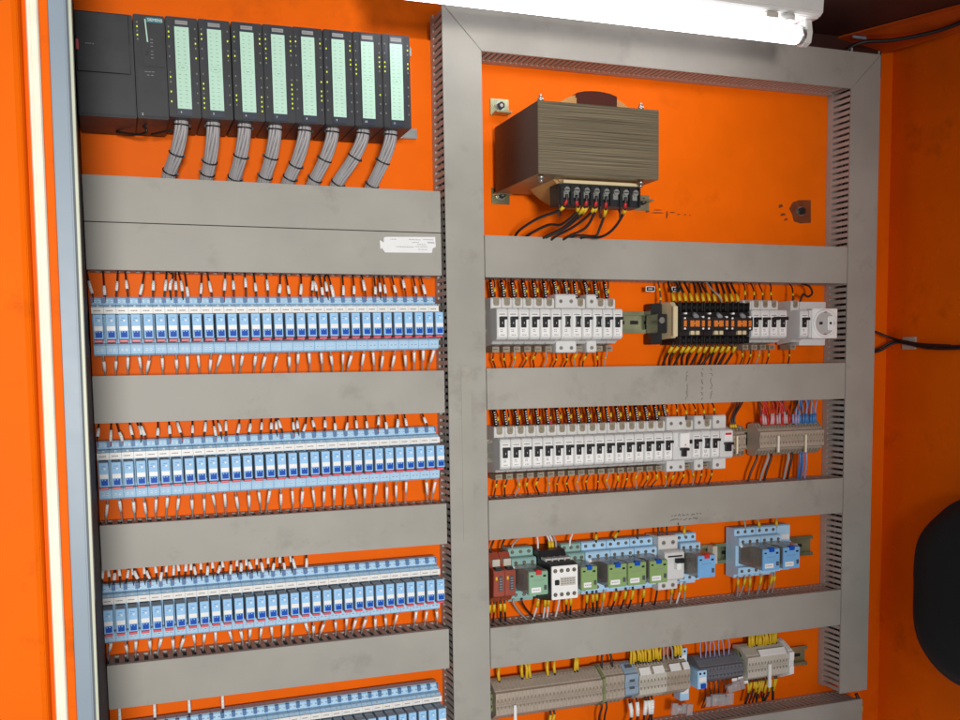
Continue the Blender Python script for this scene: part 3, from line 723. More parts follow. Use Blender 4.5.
# black clamp, cream end block and the black contactors
t = thing('end_clamp', (806, 0, Z1), 'black end clamp on the rail left of the cream block', 'clamp')
b = MB(); b.box(0, 20, -30, -8.8, 16, 33); b.box(0, 20, -30, -8.8, -31, -14); b.box(3, 20, -46, -8.8, -14, 16); b.build('body', 'black', t, bevel=1)
MB().cyl((9, -46, 6), (9, -49, 6), 5, 16).build('screw', 'steel', t)
t = thing('end_block', (827, 0, Z1), 'cream end block on the rail left of the black contactors', 'end block')
MB().prismx([(-8.8, 36), (-52, 34), (-60, 27), (-62, -16), (-56, -22), (-8.8, -24)], 0, 8.4).build('body', 'cream', t, bevel=.8)
MB().box(-1.8, 6, -66, -62.2, -20, 27).build('front', 'cream', t, bevel=.6)
for i in range(3):
    x = 836.3+i*43.3
    t = thing('contactor', (x, 0, Z1), f'small black contactor with orange windows, {["left one touching the cream block", "middle one of three", "right one touching white breakers"][i]}', 'contactor', 'black contactors with orange windows')
    b = MB(); b.prismx([(-8.8, 34), (-52, 34), (-54, 20), (-64, 18), (-66, 11), (-74, 10), (-74, -11), (-66, -12), (-64, -19), (-54, -20), (-52, -32), (-8.8, -32)], .2, 43)
    for k in range(5): b.box(.5+k*9.8, 3.2+k*9.8, -66, -52, 19, 33); b.box(.5+k*9.8, 3.2+k*9.8, -66, -52, -31, -20)
    b.build('housing', 'black', t, bevel=.5)
    for k in range(4):
        for z in (26, -26):
            s_ = MB(); s_.cyl((6.9+k*9.8, -52, z), (6.9+k*9.8, -55, z), 2.6, 10, 0); s_.box(4.9+k*9.8, 8.9+k*9.8, -55.3, -54.9, z-.4, z+.4, 1); s_.build('terminal_screw', ['brass', 'black'], t)
    for a, b_ in ((2, 7), (13.5, 20.5), (22.5, 30.5), (34.5, 39.5)): MB().box(a, b_, -75.4, -74.05, -5, 4.6).build('orange_window', 'amber', t, bevel=.3)
    MB().box(20, 23, -75, -74.05, -1.4, 1.4).build('orange_window', 'amber', t)
    for a in (17.5, 27): MB().box(a, a+6.4, -70, -64.2, -17.4, -11.2).build('marker_tag', 'cream', t)
    for a, z in ((6, 15.5), (37, 10), (4, 8), (4, -8), (37, -8)): MB().cyl((a, -66, z), (a, -75.5, z), 1.5, 8).build('rivet', 'white', t)
    MB().cyl((25, -66, 15), (25, -74.6, 9.5), 4, 12).build('actuator', 'print', t)

# breaker wiring
GB = 'wires of the white breakers'
rowname = {1: 'upper', 2: 'lower'}
for row, bx, z0, zt, zl in ((1, BX, Z1, 129, -3), (2, BX2, Z2, -63.5, -198)):
    for k, (cx, tall) in enumerate(bx):
        zz = z0+(44 if tall else 38); nm = f'{nth(k+1)} breaker pole of the {rowname[row]} row'
        if not (row == 1 and k > 11) and not (row == 2 and k > 17):
            wire('breaker_wire', [(cx-3.5+J(1), -26, zt+6), (cx-3.2, -30, zt-2), (cx-2.4+J(1), -34, (zt+zz)/2), (cx-1.6, -37, zz-2)], 1.2, 'w_black', f'wire with black printed tag above the {nm}', GB, [(.24, .93, 2.7, 'black', 'printed_tag')])
        c2 = ['w_brown', 'w_black', 'w_brown'][k % 3]
        wire('breaker_wire', [(cx+4+J(2), -20, zt+6), (cx+4+J(2.5), -28, zt-3), (cx+2.6+J(1), -35, (zt+zz)/2+1), (cx+1.4, -38, zz-2)], 1.2, c2, f'thin wire with yellow ring above the {nm}', GB,
             [(.60+J(.05), .73, 1.9, 'yellow', 'marker_ring'), (.82, .97, 1.4, 'pink' if k % 6 == 5 else 'w_brown', 'ferrule')])
        zb = z0-(43 if tall else 40)
        wire('breaker_wire', [(cx+J(1), -32, zb+3), (cx+J(1), -33, zb-4), (cx+J(4), -30, (zb+zl)/2), (cx+J(5), -26, zl+1), (cx+J(5), -22, zl-7)], 1.3, ['w_brown', 'w_black', 'w_grey'][k % 3], f'short wire with yellow ring below the {nm}', GB, [(.30+J(.1), .44, 1.9, 'yellow', 'marker_ring')])
# contactor wires in black with yellow rings
for i in range(12):
    x = 838+i*10.8
    wire('contactor_wire', [(x+J(5), -24, 136), (x+J(4), -30, 126), (x, -42, 108), (x, -48, 93)], 2.0, 'w_black', f'black wire with yellow ring above the contactors, {nth(i+1)} from the left', 'wires of the black contactors', [(.62, .90, 2.7, 'yellow', 'marker_ring')])
    x = 834+i*10.6
    wire('contactor_wire', [(x+3, -46, 34), (x+1, -46, 26), (x-3+J(4), -36, 12), (x-6+J(4), -28, -4), (x-7, -24, -12)], 2.2, 'w_black', f'black wire with yellow ring below the contactors, {nth(i+1)} from the left', 'wires of the black contactors', [(.14, .36, 3.0, 'yellow', 'marker_ring')])
for i, (x, z) in enumerate(((806, 118), (853, 118))):
    t = MB(); t.box(-8, 8, -2, 0, -4, 4, 1); t.box(-7, 7, -2.3, -2.02, -3, 3, 0)
    for q in (-4, -2, 0, 2): t.box(q, q+1.2, -2.5, -2.25, -1, 1, 1)
    tag(t.build('printed_tag', ['black', 'white'], loc=(x, -26, z)), ['small black printed tag above the end clamp', 'small black printed tag above the left contactor'][i], 'tag')
wire('wire', [(820, -24, 136), (822, -28, 120), (823, -30, 104), (822, -30, 94)], 1.4, 'w_brown', 'single brown wire with yellow rings above the end clamp', None, [(.4, .5, 2.2, 'yellow', 'marker_ring'), (.75, .85, 2.2, 'yellow', 'marker_ring')])
wire('wire', [(905, -28, 134), (908, -44, 118), (914, -56, 106), (922, -52, 96)], 1.4, 'w_grey', 'single pale grey wire curving among the black contactor wires', None)
wire('wire', [(1098, -24, 131), (1106, -34, 125), (1108, -38, 114), (1098, -40, 108), (1088, -40, 112), (1082, -40, 98)], 1.8, 'w_black', 'black wire curling above the socket outlet', None)

# ------------------------------------------------------------------ terminal blocks
def term(x, z, w, label, m, md, H=27, D=46, grp='rows of terminal blocks'):
    b = MB()
    b.prismx([(-8.8, H-3), (-22, H), (-30, H-2), (-D+6, H-12), (-D+5, H-13.5), (-D, H-15), (-D, 5.5), (-D+1.2, 5), (-D+1.2, -5), (-D, -5.5), (-D, -(H-15)), (-D+5, -(H-13.5)), (-D+6, -(H-12)), (-30, -(H-2)), (-22, -H), (-8.8, -(H-3))], .06, w-.06, 0)
    for s_ in (1, -1):
        b.box(w*.22, w*.78, -38, -27, s_*(H-8)-3.2, s_*(H-8)+3.2, 1) if False else None
        p = [(-31, s_*(H-3.2)), (-31.6, s_*(H-2.4)), (-38.2, s_*(H-9.2)), (-37.6, s_*(H-10))]
        b.prismx(p, w*.22, w*.78, 1)
        b.box(w*.3, w*.7, -D-.3, -D+.2, s_*6-2.2, s_*6+2.2, 1)
        b.box(w*.12, w*.88, -D-.25, -D+.2, s_*1.6-1, s_*1.6+1, 2)
    o = b.build('terminal_block', [m, md, m], loc=(x, 0, z), bevel=.15, seg=1)
    return tag(o, label, 'terminal block', grp)
def holder(x, z, y, h, label, w=3.2, m='cream'):
    b = MB(); b.box(-w/2, w/2, y-3, y, -h/2, h/2, 0); b.box(-w/2+.6, w/2-.6, y-3.2, y-3.02, -h/2+1, h/2-1, 1)
    tag(b.build('group_marker', [m, 'white'], loc=(x, 0, z), bevel=.3), label, 'marker')
for i in range(5): term(943+i*7.6, Z2-1, 7.4, f'beige terminal block right of the red labelled breaker, {nth(i+1)} of five', 'beige', 'beigedark', 26, 45 if i < 3 else 38)
for i in range(21): term(1003+i*6.15, Z2+.5, 6.1, f'beige terminal block under the red and blue wires, {nth(i+1)} from the left', 'beige', 'beigedark', 28, 45)
holder(956, -134, -46, 30, 'small cream upright marker on the terminal blocks beside the breakers')
holder(1037, -136, -46, 28, 'cream upright marker on the blocks under the red wires', 4)
holder(1092, -137, -46, 30, 'cream upright marker on the blocks under the blue wires', 3.4)
for i in range(13):
    x = 1014+i*4.6
    wire('wire', [(x-6+J(7), -26+J(6), -58), (x-4+J(6), -30+J(5), -68), (x+J(2.5), -32, -86), (x, -33, -106)], 1.5+J(.25), 'w_red' if i not in (0, 11) else 'w_brown', f'red wire above the beige terminal blocks, {nth(i+1)} from the left', 'red wires at the terminal blocks', [(.62+J(.08), .95, 2.1, 'pink_grey' if i % 3 else 'w_red', 'end_sleeve')])
for i in range(10):
    x = 1078+i*5.0
    wire('wire', [(x+6+J(9), -24+J(6), -58), (x+5+J(6), -30+J(4), -68), (x+J(2), -32, -86), (x, -33, -106)], 1.5+J(.2), ['w_blue', 'w_lav', 'w_blue', 'w_grey'][i % 4] if i else 'w_black', f'blue or lavender wire above the terminal blocks, {nth(i+1)} right of the red ones', 'blue wires at the terminal blocks', [(.66, .96, 2.3, 'w_lav' if i < 3 else 'w_blue', 'end_sleeve')])
for i, (x, dx, m) in enumerate(((1008, -14, 'w_brown'), (1030, -12, 'w_grey'), (1036, -10, 'w_black'), (1070, -4, 'w_grey'), (1077, -4, 'w_black'), (1093, 2, 'w_blue'), (1099, 2, 'w_blue'), (1106, 3, 'w_lav'))):
    wire('wire', [(x, -30, -152), (x+dx*.2, -32, -162), (x+dx*.8, -28, -184), (x+dx, -24, -202)], 2.2, m, f'{["thin brown","pale grey","black","grey","dark","blue","bright blue","lavender"][i]} wire below the beige terminal blocks, {nth(i+1)} of eight', 'wires below the beige blocks')
for i in range(3): wire('wire', [(974+i*6, -26, -58), (966+i*4, -30, -72), (954+i*3, -34, -90), (952+i*5, -36, -108)], 1.6, ['w_brown', 'w_black', 'w_brown'][i], f'dark wire curving to the beige blocks beside the breakers, {nth(i+1)} of three', 'dark wires at the first beige blocks', [(.88, .98, 2.2, 'yellow', 'marker_ring')])

# ------------------------------------------------------------------ relay and contactor row
ZR = -320
def ice_relay(x, z, w, face, label, tab, sock, sx0, sx1, scs=3, front=-105, plate=True):
    t = thing('plug_in_relay', (sx0, 0, z), label, 'relay', 'plug in relays with clear cases')
    W = sx1-sx0; dx = x-sx0
    s = MB(); s.prismx([(-8.8, 42), (-30, 43), (-34, 41), (-34, 30), (-46, 29), (-48, 27), (-48, 15), (-38, 14), (-38, -20), (-46, -22), (-46, -33), (-34, -35), (-32, -41), (-8.8, -41)], .2, W-.2)
    so = s.build('socket', sock, t, bevel=.5)
    n = scs
    for k in range(n):
        xx = W*(k+.5)/n
        for y, zz in ((-34, 36), (-48, 22), (-46, -28)):
            q = MB(); q.cyl((xx, y+1, zz), (xx, y-.6, zz), 2.7, 12, 1); q.cyl((xx, y-.6, zz), (xx, y-.9, zz), 2.0, 10, 0); q.box(xx-1.6, xx+1.6, y-1.15, y-.85, zz-.35, zz+.35, 1)
            q.build('screw', ['brass', 'black'], so)
    MB().box(2, W-2, -49.5, -48.05, 13, 17).build('tag_rail', 'white', so)
    c = MB(); c.box(dx, dx+w, front+3, -38.2, -16, 19.5); ca = c.build('case', 'smoke', t, bevel=.6)
    i_ = MB(); i_.box(dx+4, dx+w-4, front+14, -40, -11, 12, 0); i_.cyl((dx+4, -70, 0), (dx+2.2, -70, 0), 9, 16, 1); i_.build('coil_and_contacts', ['beigedark', 'black'], ca)
    f_ = MB(); f_.box(dx+.3, dx+w-.3, front, front+2.95, -16.5, 18.5); fc = f_.build('face', face, t, bevel=.7)
    if plate: 
        p = MB(); p.box(dx+4, dx+w*.62, front-.4, front-.02, -12.5, -5, 0)
        for q in range(4): p.box(dx+6+q*2.9, dx+7.8+q*2.9, front-.6, front-.38, -9.4, -8.2, 1)
        p.build('name_tag', ['paper', 'print'], fc)
    MB().box(dx+w*.78, dx+w*.93, front-.5, front-.02, -9.5, -2.5).build('test_window', 'slatedark', fc, bevel=.3)
    pr = MB(); pr.box(dx+3, dx+7, front-.3, front-.02, 11, 13.4); pr.build('slot', 'black', fc); pr = MB(); pr.box(dx+w-8, dx+w-3.4, front-.3, front-.02, 10, 13)
    pr.build('slot', 'black', fc)
    pr = MB()
    for q in range(5): pr.box(dx+7+q*3.6, dx+9.6+q*3.6, front-.25, front-.02, 5, 5.8)
    pr.build('print', 'print', fc)
    MB().box(dx+w*.36, dx+w*.66, front-1.6, front+6, 13.6, 20.6).build('tab', tab, t, bevel=.8)
    return t
# two brick red fuse holders
for i in range(2):
    x = 521.5+i*18
    t = thing('fuse_holder', (x, 0, ZR), ['brick red fuse holder touching the central column duct', 'brick red fuse holder beside the sage green socket'][i], 'fuse holder', 'brick red fuse holders')
    b = MB(); b.prismx([(-8.8, 38), (-34, 38), (-40, 30), (-46, 18), (-60, 15), (-62, 10), (-60, -24), (-46, -30), (-40, -36), (-8.8, -38)], .2, 17.6); b.build('housing', 'brick', t, bevel=.7)
    MB().box(3, 15, -50, -41, 19, 30).build('terminal_cover', 'ivory', t, bevel=.6)
    MB().box(4, 14, -60, -50, 13, 19.5).build('terminal_recess', 'black', t, bevel=.4)
    w_ = MB(); w_.box(8, 14, -62.4, -61, -16, 7, 0)
    for k in range(5): w_.box(9, 13, -62.7, -62.38, -14+k*4, -12.6+k*4, 1)
    w_.build('window', ['slatedark', 'print'], t)
    MB().box(3, 5.6, -62.3, -61, 1, 6).build('warning_mark', 'yellow', t)
ice_relay(560, ZR, 31, 'mintgreen', 'mint green faced relay with red tab on a sage socket', 'red', 'sage', 556, 597)
t = thing('contactor', (598, 0, ZR), 'black contactor with a white front plate and eight screws', 'contactor')
b = MB(); b.prismx([(-8.8, 40), (-52, 38), (-58, 27), (-80, 26), (-96, 24), (-96, -29), (-70, -34), (-8.8, -42)], 0, 45); b.build('body', 'black', t, bevel=.8)
MB().box(1.5, 44, -99.5, -96.05, -28, 22.5).build('front_plate', 'white', t, bevel=.6)
cb = MB(); cb.box(.5, 44, -76, -62, 27.2, 30)
for k in range(5): cb.box(1+k*10.3, 3.2+k*10.3, -78, -60, 24, 30.4)
cb.build('terminal_comb', 'breakerside', t, bevel=.3)
for k in range(4):
    for z in (15.5, -20.5):
        s = MB(); s.cyl((7+k*10.3, -99.4, z), (7+k*10.3, -100, z), 3.1, 14, 1); s.cyl((7+k*10.3, -100, z), (7+k*10.3, -100.3, z), 2.2, 10, 0); s.box(5.2+k*10.3, 8.8+k*10.3, -100.6, -100.25, z-.4, z+.4, 1); s.build('screw', ['brass', 'black'], t)
MB().box(6, 13.5, -101, -99.55, -6, 2).build('indicator', 'black', t, bevel=1.2)
p = MB(); p.box(15, 40, -100, -99.52, -7.5, 5, 0)
for q in range(3):
    for k in range(5): p.box(16.5+k*4.6, 19.6+k*4.6, -100.2, -99.98, -5+q*3.4, -3.6+q*3.4, 1)
p.build('rating_plate', ['ivory', 'print'], t)
ice_relay(645, ZR, 27, 'leaf', 'green relay partly hidden behind the white fronted contactor', 'lever', 'sage', 644.5, 679)
for i, (a, b_, x) in enumerate(((680, 723.5, 690), (724, 765.5, 723.5), (766, 807, 761))):
    ice_relay(x, ZR, 32, 'leaf', ['green faced relay with blue tab, left one on the blue triple socket', 'green faced relay with blue tab, middle one on blue triple socket', 'green faced relay with blue tab touching the grey two pole breaker'][i], 'lever', 'socket', a, b_)
t = thing('circuit_breaker', (808, 0, ZR), 'pale grey two pole breaker standing between green and blue relays', 'circuit breaker')
breaker_body(36, True).build('housing', 'breaker', t, bevel=.6)
MB().box(18, 33, -76, -70.05, 4, 12).build('toggle', 'black', t, bevel=.7)
MB().box(17, 25, -80, -70.1, -5, 5).build('toggle_guard', 'white', t, bevel=.8)
p = MB(); p.box(6, 32, -70.8, -70.03, 14, 16.4); p.build('print', 'black', t)
for cx in (10, 27):
    for zz in (34, -36):
        h = MB(); h.cyl((cx, -49.9, zz), (cx, -50.5, zz), 3.6, 14, 0); h.cyl((cx, -50.5, zz), (cx, -50.7, zz), 2.6, 10, 1); h.box(cx-2, cx+2, -51, -50.65, zz-.4, zz+.4, 2); h.build('terminal_screw', ['print', 'brass', 'black'], t)
ice_relay(847, ZR+1, 32, 'skyface', 'blue faced relay with red tab right of the two pole breaker', 'red', 'socket', 850, 888, plate=False)
for i, (a, b_, x) in enumerate(((962, 1004, 967.5), (1004.5, 1046, 1006.5))):
    ice_relay(x, ZR+2, 33, 'skyface', ['blue faced relay with blue tab, left of the right hand pair', 'blue faced relay with blue tab, right of the right hand pair'][i], 'lever', 'socket', a, b_)
t = thing('timer_module', (1046.5, 0, ZR+2), 'slim blue socket with a dark blue module ending the relay row', 'relay')
s = MB(); s.prismx([(-8.8, 42), (-30, 43), (-34, 41), (-34, 15), (-38, 14), (-38, -20), (-34, -35), (-8.8, -41)], .2, 27); s.build('socket', 'socket', t, bevel=.5)
MB().box(4, 24, -35.5, -34.05, 18, 26).build('tag', 'white', t)
MB().box(2, 22, -62, -38.1, -14, 14).build('module', 'palegreyblue', t, bevel=.8); MB().box(6, 22, -63, -61, -15, -4).build('button', 'lever', t, bevel=.8)
# green and bare rail fitting in the gap
t = thing('end_stop', (926, 0, ZR), 'green and ivory rail stop in the gap of the relay row', 'end stop')
MB().box(0, 9, -26, -8.8, -14, 16).build('body', 'ivory', t, bevel=.7); MB().box(9, 12, -20, -8.8, -14, 18).build('plate', 'greenbracket', t, bevel=.4)
RW = [(528, 38, 'w_black', -198, 8), (545, 38, 'w_black', -198, 9), (562, 38, 'w_grey', -198, 18), (606, 36, 'w_white', -198, 0), (626, 30, 'w_white', -198, -4), (631, 30, 'w_white', -198, -5), (637, 30, 'w_grey', -198, -6), (660, 36, 'w_white', -198, 8),
      (706, 40, 'w_black', -198, 2), (738, 40, 'w_black', -198, 14), (780, 40, 'w_black', -198, 2), (818, 42, 'w_black', -198, 1), (834, 42, 'w_black', -198, 1), (866, 38, 'w_grey', -198, 3), (984, 40, 'w_grey', -198, -1), (1012, 40, 'w_grey', -198, -3), (1046, 40, 'w_grey', -198, 2)]
for i, (x, dz, m, zt, dx) in enumerate(RW):
    wire('wire', [(x+dx, -24, -252), (x+dx*.8, -30, -262), (x+dx*.15, -33, -272), (x, -33, ZR+dz)], 1.7, m, f'{m[2:]} wire above the relay and contactor row, {nth(i+1)} from the left', 'wires above the relay row',
         [(.55, .85, 2.6, 'yellow', 'marker_ring')] if i in (4, 5, 8, 9, 13, 15, 16) else ())
RB = [(524, 'w_black'), (531, 'w_black'), (541, 'w_black'), (548, 'w_black'), (563, 'w_grey'), (577, 'w_black'), (604, 'w_white'), (616, 'w_white'), (622, 'w_white'), (640, 'w_white'), (652, 'w_black'), (660, 'w_black'), (688, 'w_black'), (698, 'w_black'), (705, 'w_black'), (718, 'w_grey'), (740, 'w_black'), (757, 'w_black'), (770, 'w_black'), (790, 'w_black'), (814, 'w_black'), (842, 'w_grey'), (858, 'w_white'), (866, 'w_grey'), (968, 'w_grey'), (982, 'w_grey'), (992, 'w_grey'), (1014, 'w_grey'), (1036, 'w_grey'), (1041, 'w_grey')]
for i, (x, m) in enumerate(RB):
    a = J(6) if i not in (4, 5) else 26
    wire('wire', [(x, -36, ZR-36), (x, -37, ZR-43), (x+a*.4, -33, ZR-58), (x+a, -27, ZR-74), (x+a, -22, ZR-82)], 1.7, m, f'{m[2:]} wire below the relay and contactor row, {nth(i+1)} from the left', 'wires below the relay row',
         [(.10, .38+J(.06), 2.6, 'yellow', 'marker_ring')] if i not in (4, 5, 9, 20) else ())

# ------------------------------------------------------------------ bottom row of terminal blocks
ZT = -514
term(520.5, ZT, 5, 'green grey end bracket at the left end of the bottom terminal row', 'greenbracket', 'black', 28, 40)
for i in range(29): term(526+i*6.25, ZT, 6.2, f'brown beige terminal block in the long bottom row, {nth(i+1)} from the left', 'beige', 'beigedark', 32, 52)
holder(556, -530, -53, 26, 'white upright marker plate on the long bottom terminal row', 4.5, 'white')
term(707.5, ZT, 5, 'yellowish end plate at the right end of the long terminal row', 'greenbracket', 'beigedark', 34, 53)
for i in range(5): term(713+i*7.2, ZT+1, 7, f'wide grey beige terminal block left of the blue grey plate, {nth(i+1)} of five', 'beige', 'beigedark', 33, 48)
term(750, ZT+2, 24, 'thick blue grey end block in the middle of the bottom row', 'palegreyblue', 'slatedark', 31, 48)
for i in range(15): term(774.5+i*6.3, ZT-1, 6.2, f'ivory terminal block right of the blue grey end block, {nth(i+1)} from the left', 'ivory' if i < 8 else 'beige', 'beigedark', 31, 50)
for i, (a, b_) in enumerate(((776, 796), (801, 821), (832, 852), (856, 868))):
    mk = MB(); mk.prismx([(-42, 25), (-44, 26.5), (-51, 17.5), (-50, 16)], a-774, b_-774.5)
    tag(mk.build('tag_strip', 'white', loc=(774, 0, ZT-1)), f'white tag strip along the ivory terminal blocks, {nth(i+1)} from the left', 'tag')
for i, (x, z, y, lb) in enumerate(((858, -486, -30, 'upper'), (882, -520, -52, 'middle'), (862, -544, -30, 'lower'))):
    t = thing('compact_relay', (x, 0, z), f'small light blue relay base beside the slate blocks, {lb} one', 'relay')
    MB().box(0, 17, y, -9, -15, 16).build('body', 'socket', t, bevel=.7); MB().box(2, 15, y-1, y-.02, -3, 5).build('tag', 'white', t)
    for k in (4, 12): MB().cyl((k, y-.02, 11), (k, y-.8, 11), 2, 10).build('screw', 'black', t)
    if lb == 'middle': MB().box(5, 14, y-3, y-.02, -14, -6).build('lever', 'lever', t, bevel=.5)
for i in range(12): term(889+i*7, ZT+3, 6.9, f'slate grey terminal block in the bottom row, {nth(i+1)} from the left', 'slate', 'slatedark', 24, 50)
term(973, ZT+3, 4, 'green end plate between slate and ivory terminal blocks', 'greenbracket', 'black', 26, 44)
for i in range(13): term(977.5+i*6.2, ZT+4, 6.1, f'ivory terminal block under the yellow marked wires, {nth(i+1)} from the left', 'ivory', 'beigedark', 32, 54)
term(1058.5, ZT+4, 9, 'white rounded end plate closing the right terminal group', 'white', 'white', 34, 58)
holder(1019, -527, -55, 40, 'tall white printed marker hanging on the right ivory blocks', 5.5, 'white')
mk = MB(); mk.prismx([(-46, 26), (-48, 27), (-55, 18.5), (-54, 17)], 0, 52); tag(mk.build('tag_strip', 'white', loc=(1002, 0, ZT+4)), 'white tag strip along the ivory blocks under yellow wires', 'tag')
n_ = 0
def many(xs, m, zt, up, lb, cat='wire', ring=True, zz=0, r=1.7):
    for i, x in enumerate(xs):
        if up: pts = [(x+J(5), -24, -449), (x+J(4), -28, -457), (x+J(2), -31, -470), (x, -32, zt)]
        else: pts = [(x, -34, zt), (x+J(2), -36, zt-8), (x+J(4), -32, zt-24), (x+J(6), -26, zt-46)]
        wire('wire', pts, r, m, f'{lb}, {nth(i+1)} from the left', 'wires of the bottom terminal row', [(.30+J(.12), .90+J(.06), r+.75, 'yellow', 'marker_ring')] if ring and up else ([(.12, .5+J(.14), r+.8, 'yellow', 'marker_ring')] if ring else ()))
many([540], 'w_brown', -488, True, 'dark wire leaning over the long terminal row')
many([578, 585, 592, 622, 634, 668, 673], 'w_black', -488, True, 'yellow ringed wire above the long bottom terminal row')
many([716, 735], 'w_black', -485, True, 'plain black wire above the wide grey beige blocks', ring=False, r=2)
many([768+i*4.7 for i in range(13)], 'w_black', -486, True, 'yellow marked wire above the ivory terminal blocks', r=1.3)
many([829, 838, 846], 'w_grey', -486, True, 'grey wire above the ivory terminal blocks', ring=False)
many([851, 856, 861], 'w_black', -484, True, 'black wire beside the small blue relay base')
many([900+i*9 for i in range(7)], 'w_lav', -490, True, 'pale lavender wire above the slate terminal blocks', ring=False, r=1.3)
many([996+i*4.6 for i in range(13)], 'w_black', -484, True, 'yellow marked wire above the right ivory blocks', r=1.5)
many([992+i*5.2 for i in range(12)], 'w_black', -536, False, 'yellow marked wire below the right ivory blocks', r=1.5)
many([624, 630], 'w_black', -542, False, 'yellow wire below the long terminal row')
many([712, 722], 'w_black', -540, False, 'black wire below the wide grey beige blocks', ring=False)
many([906+i*9 for i in range(6)], 'w_brown', -532, False, 'reddish wire below the slate blocks', ring=False, r=1.3)
for i, x in enumerate((764, 777, 793, 799, 805)):
    wire('wire', [(x, -34, -541), (x, -38, -550), (x+J(3), -38, -568), (x+J(5), -30, -592)], 1.8, 'w_black', f'black wire with a large white sleeve below the ivory blocks, {nth(i+1)} from the left', 'wires of the bottom terminal row', [(.12, .55, 3.6, 'white', 'marker_sleeve')])
for i, (x, z, w_, r_) in enumerate(((838, -566, 40, .12), (905, -560, 55, .05), (945, -546, 36, -.25))):
    t = thing('tag_bundle', (x, -40, z), ['crumpled clear tag bundle hanging below the small blue bases', 'long clear tag bundle below the slate blocks', 'short clear tag bundle tilted right of the long one'][i], 'tag bundle', 'clear tag bundles', r_)
    for k in range(5): 
        MB().box(k*w_/6+J(2), k*w_/6+w_/4, -6+J(4), -1, -8+J(3), 8+J(3)).build('clear_tag', 'clear', t, bevel=.5)
    MB().box(w_*.2, w_*.55, -3, -2.4, -2, 3).build('paper_slip', 'white', t)
for i, (x, z) in enumerate(((960, -531), (972, -530), (982, -538))):
    tag(MB().box(-5, 5, -2, 0, -2.6, 2.6).build('white_tag', 'white', loc=(x, -40, z), bevel=.4), f'small loose white tag between slate and ivory blocks, {nth(i+1)} of three', 'tag')
# wire end at the right end of the bottom duct
wire('cable', [(1206, -40, -652), (1210, -52, -630), (1212, -56, -604), (1206, -50, -584)], 3.4, 'w_brown', 'brown and yellow cable end beside the bottom right duct', None, [(.45, .8, 4.2, 'yellow', 'marker_ring')])

# ------------------------------------------------------------------ fluorescent lamp
lf = thing('fluorescent_lamp', (650, -200, 490), 'lit white fluorescent tube lamp hanging above the top duct', 'lamp')
LB = lambda mb, n, m, bv=0: mb.build(n, m, lf, loc=(-650, 200, -490), bevel=bv)
b = MB(); b.prismx([(-178, 526), (-222, 526), (-228, 516), (-226, 492), (-218, 487), (-182, 487), (-174, 492), (-172, 516)], 322, 972); LB(b, 'housing', 'enamel', 2.5)
LB(MB().cyl((352, -200, 467), (944, -200, 467), 13, 24), 'tube', 'tube')
for x, d in ((344, 1), (946, 1)):
    LB(MB().cyl((x, -200, 467), (x+8, -200, 467), 12.6, 20), 'end_cap', 'alu')
for x in (333, 953):
    LB(MB().prismx([(-190, 487), (-210, 487), (-213, 470), (-210, 455), (-200, 451), (-190, 455), (-187, 470)], x, x+11), 'lamp_holder', 'enamel', 1.2)
LB(MB().cyl((918, -214, 487), (918, -214, 478), 11, 18), 'starter', 'enamel', .8)
LB(MB().box(880, 900, -220, -206, 480, 487), 'terminal', 'ivory', .8)

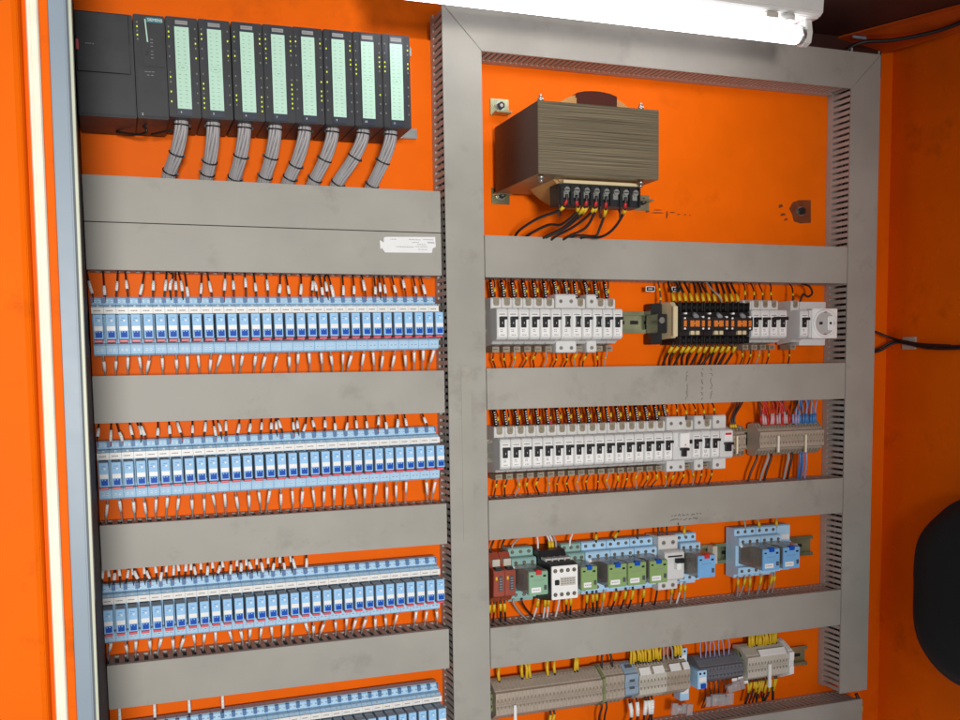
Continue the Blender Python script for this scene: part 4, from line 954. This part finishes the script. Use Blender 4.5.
# ------------------------------------------------------------------ right wall: cables, clip, black bundle
wc = thing('cable_clip', (1331, -4, 30), 'pale square cable clip on the orange side wall', 'clip')
MB().box(-3, -.2, -36, -4, -11, 11).build('base', 'ivory', wc, bevel=.6); MB().box(-7, -3, -26, -18, -5, 5).build('loop', 'palegreyblue', wc, bevel=1)
for i, pts in enumerate(([(1250, 20, 16), (1290, 16, 19), (1318, 2, 34), (1324, -20, 32), (1326, -70, 24), (1326, -130, 22), (1326, -220, 24)], [(1252, 18, 14), (1292, 12, 16), (1317, -2, 31), (1323, -24, 29), (1325, -72, 20), (1325, -132, 18), (1325, -220, 20)], [(1290, 18, 52), (1312, 8, 42), (1322, -16, 34), (1326, -60, 27), (1327, -120, 23)])):
    wire('cable', pts, 2.2, 'w_black', ['upper of two black cables through the pale clip on the side wall', 'lower of two black cables through the pale clip on the side wall', 'short stray black strand above the pale wall clip'][i], None, n=8)
wire('cable', [(1196, 8, 508), (1206, 0, 530), (1228, -12, 540), (1258, -40, 537), (1284, -80, 536), (1304, -125, 538), (1318, -190, 546)], 3.4, 'w_black', 'black cable running along the top right corner flange', None, n=8)
tag(MB().box(-14, 14, -3, 0, -2, 2).build('cable_clip', 'palegreyblue', loc=(1228, 2, 551), bevel=.5), 'grey cable clip at the roof corner above the right column', 'clip')
# black rounded bundle
bb = bmesh.new(); bmesh.ops.create_icosphere(bb, subdivisions=5, radius=1)
for v in bb.verts:
    x, y, z = v.co
    n = 3.0; l = (abs(x)**n+abs(z)**n)**(1/n) if (x or z) else 1
    h = math.hypot(x, z); k = h/l if l else 1
    wv = 1+.02*math.sin(7*z+3*x)+.015*math.sin(13*x-5*z+4*y)
    v.co = (x*k*46*wv*U*(1-.12*z), y*120*wv*U, z*k*156*wv*U*(1+.08*x))
me = bpy.data.meshes.new('black_bundle'); bb.to_mesh(me); bb.free(); me.materials.append(K['blackmat'])
for p in me.polygons: p.use_smooth = True
o = bpy.data.objects.new('black_bundle', me); C.objects.link(o); o.location = (1297*U, -210*U, -383*U)
tag(o, 'black rounded cloth bundle cut off by the right picture edge', 'bundle')

st = MB()
for x, z, w_, h_ in ((1232, -462, 8, 26), (1234, -440, 14, 16), (1240, -478, 10, 14), (1244, -448, 7, 9), (1231, -496, 6, 12), (1236, -420, 5, 8)):
    st.prismy([(x, z-h_), (x+w_*.6, z-h_*.8), (x+w_, z-h_*.1), (x+w_*.7, z+h_*.8), (x+w_*.2, z+h_), (x-w_*.3, z+h_*.2)], -.25, -.02)
tag(st.build('paint_scuffs', 'stain'), 'dark brown smudge on the plate beside the right column duct', 'stain')
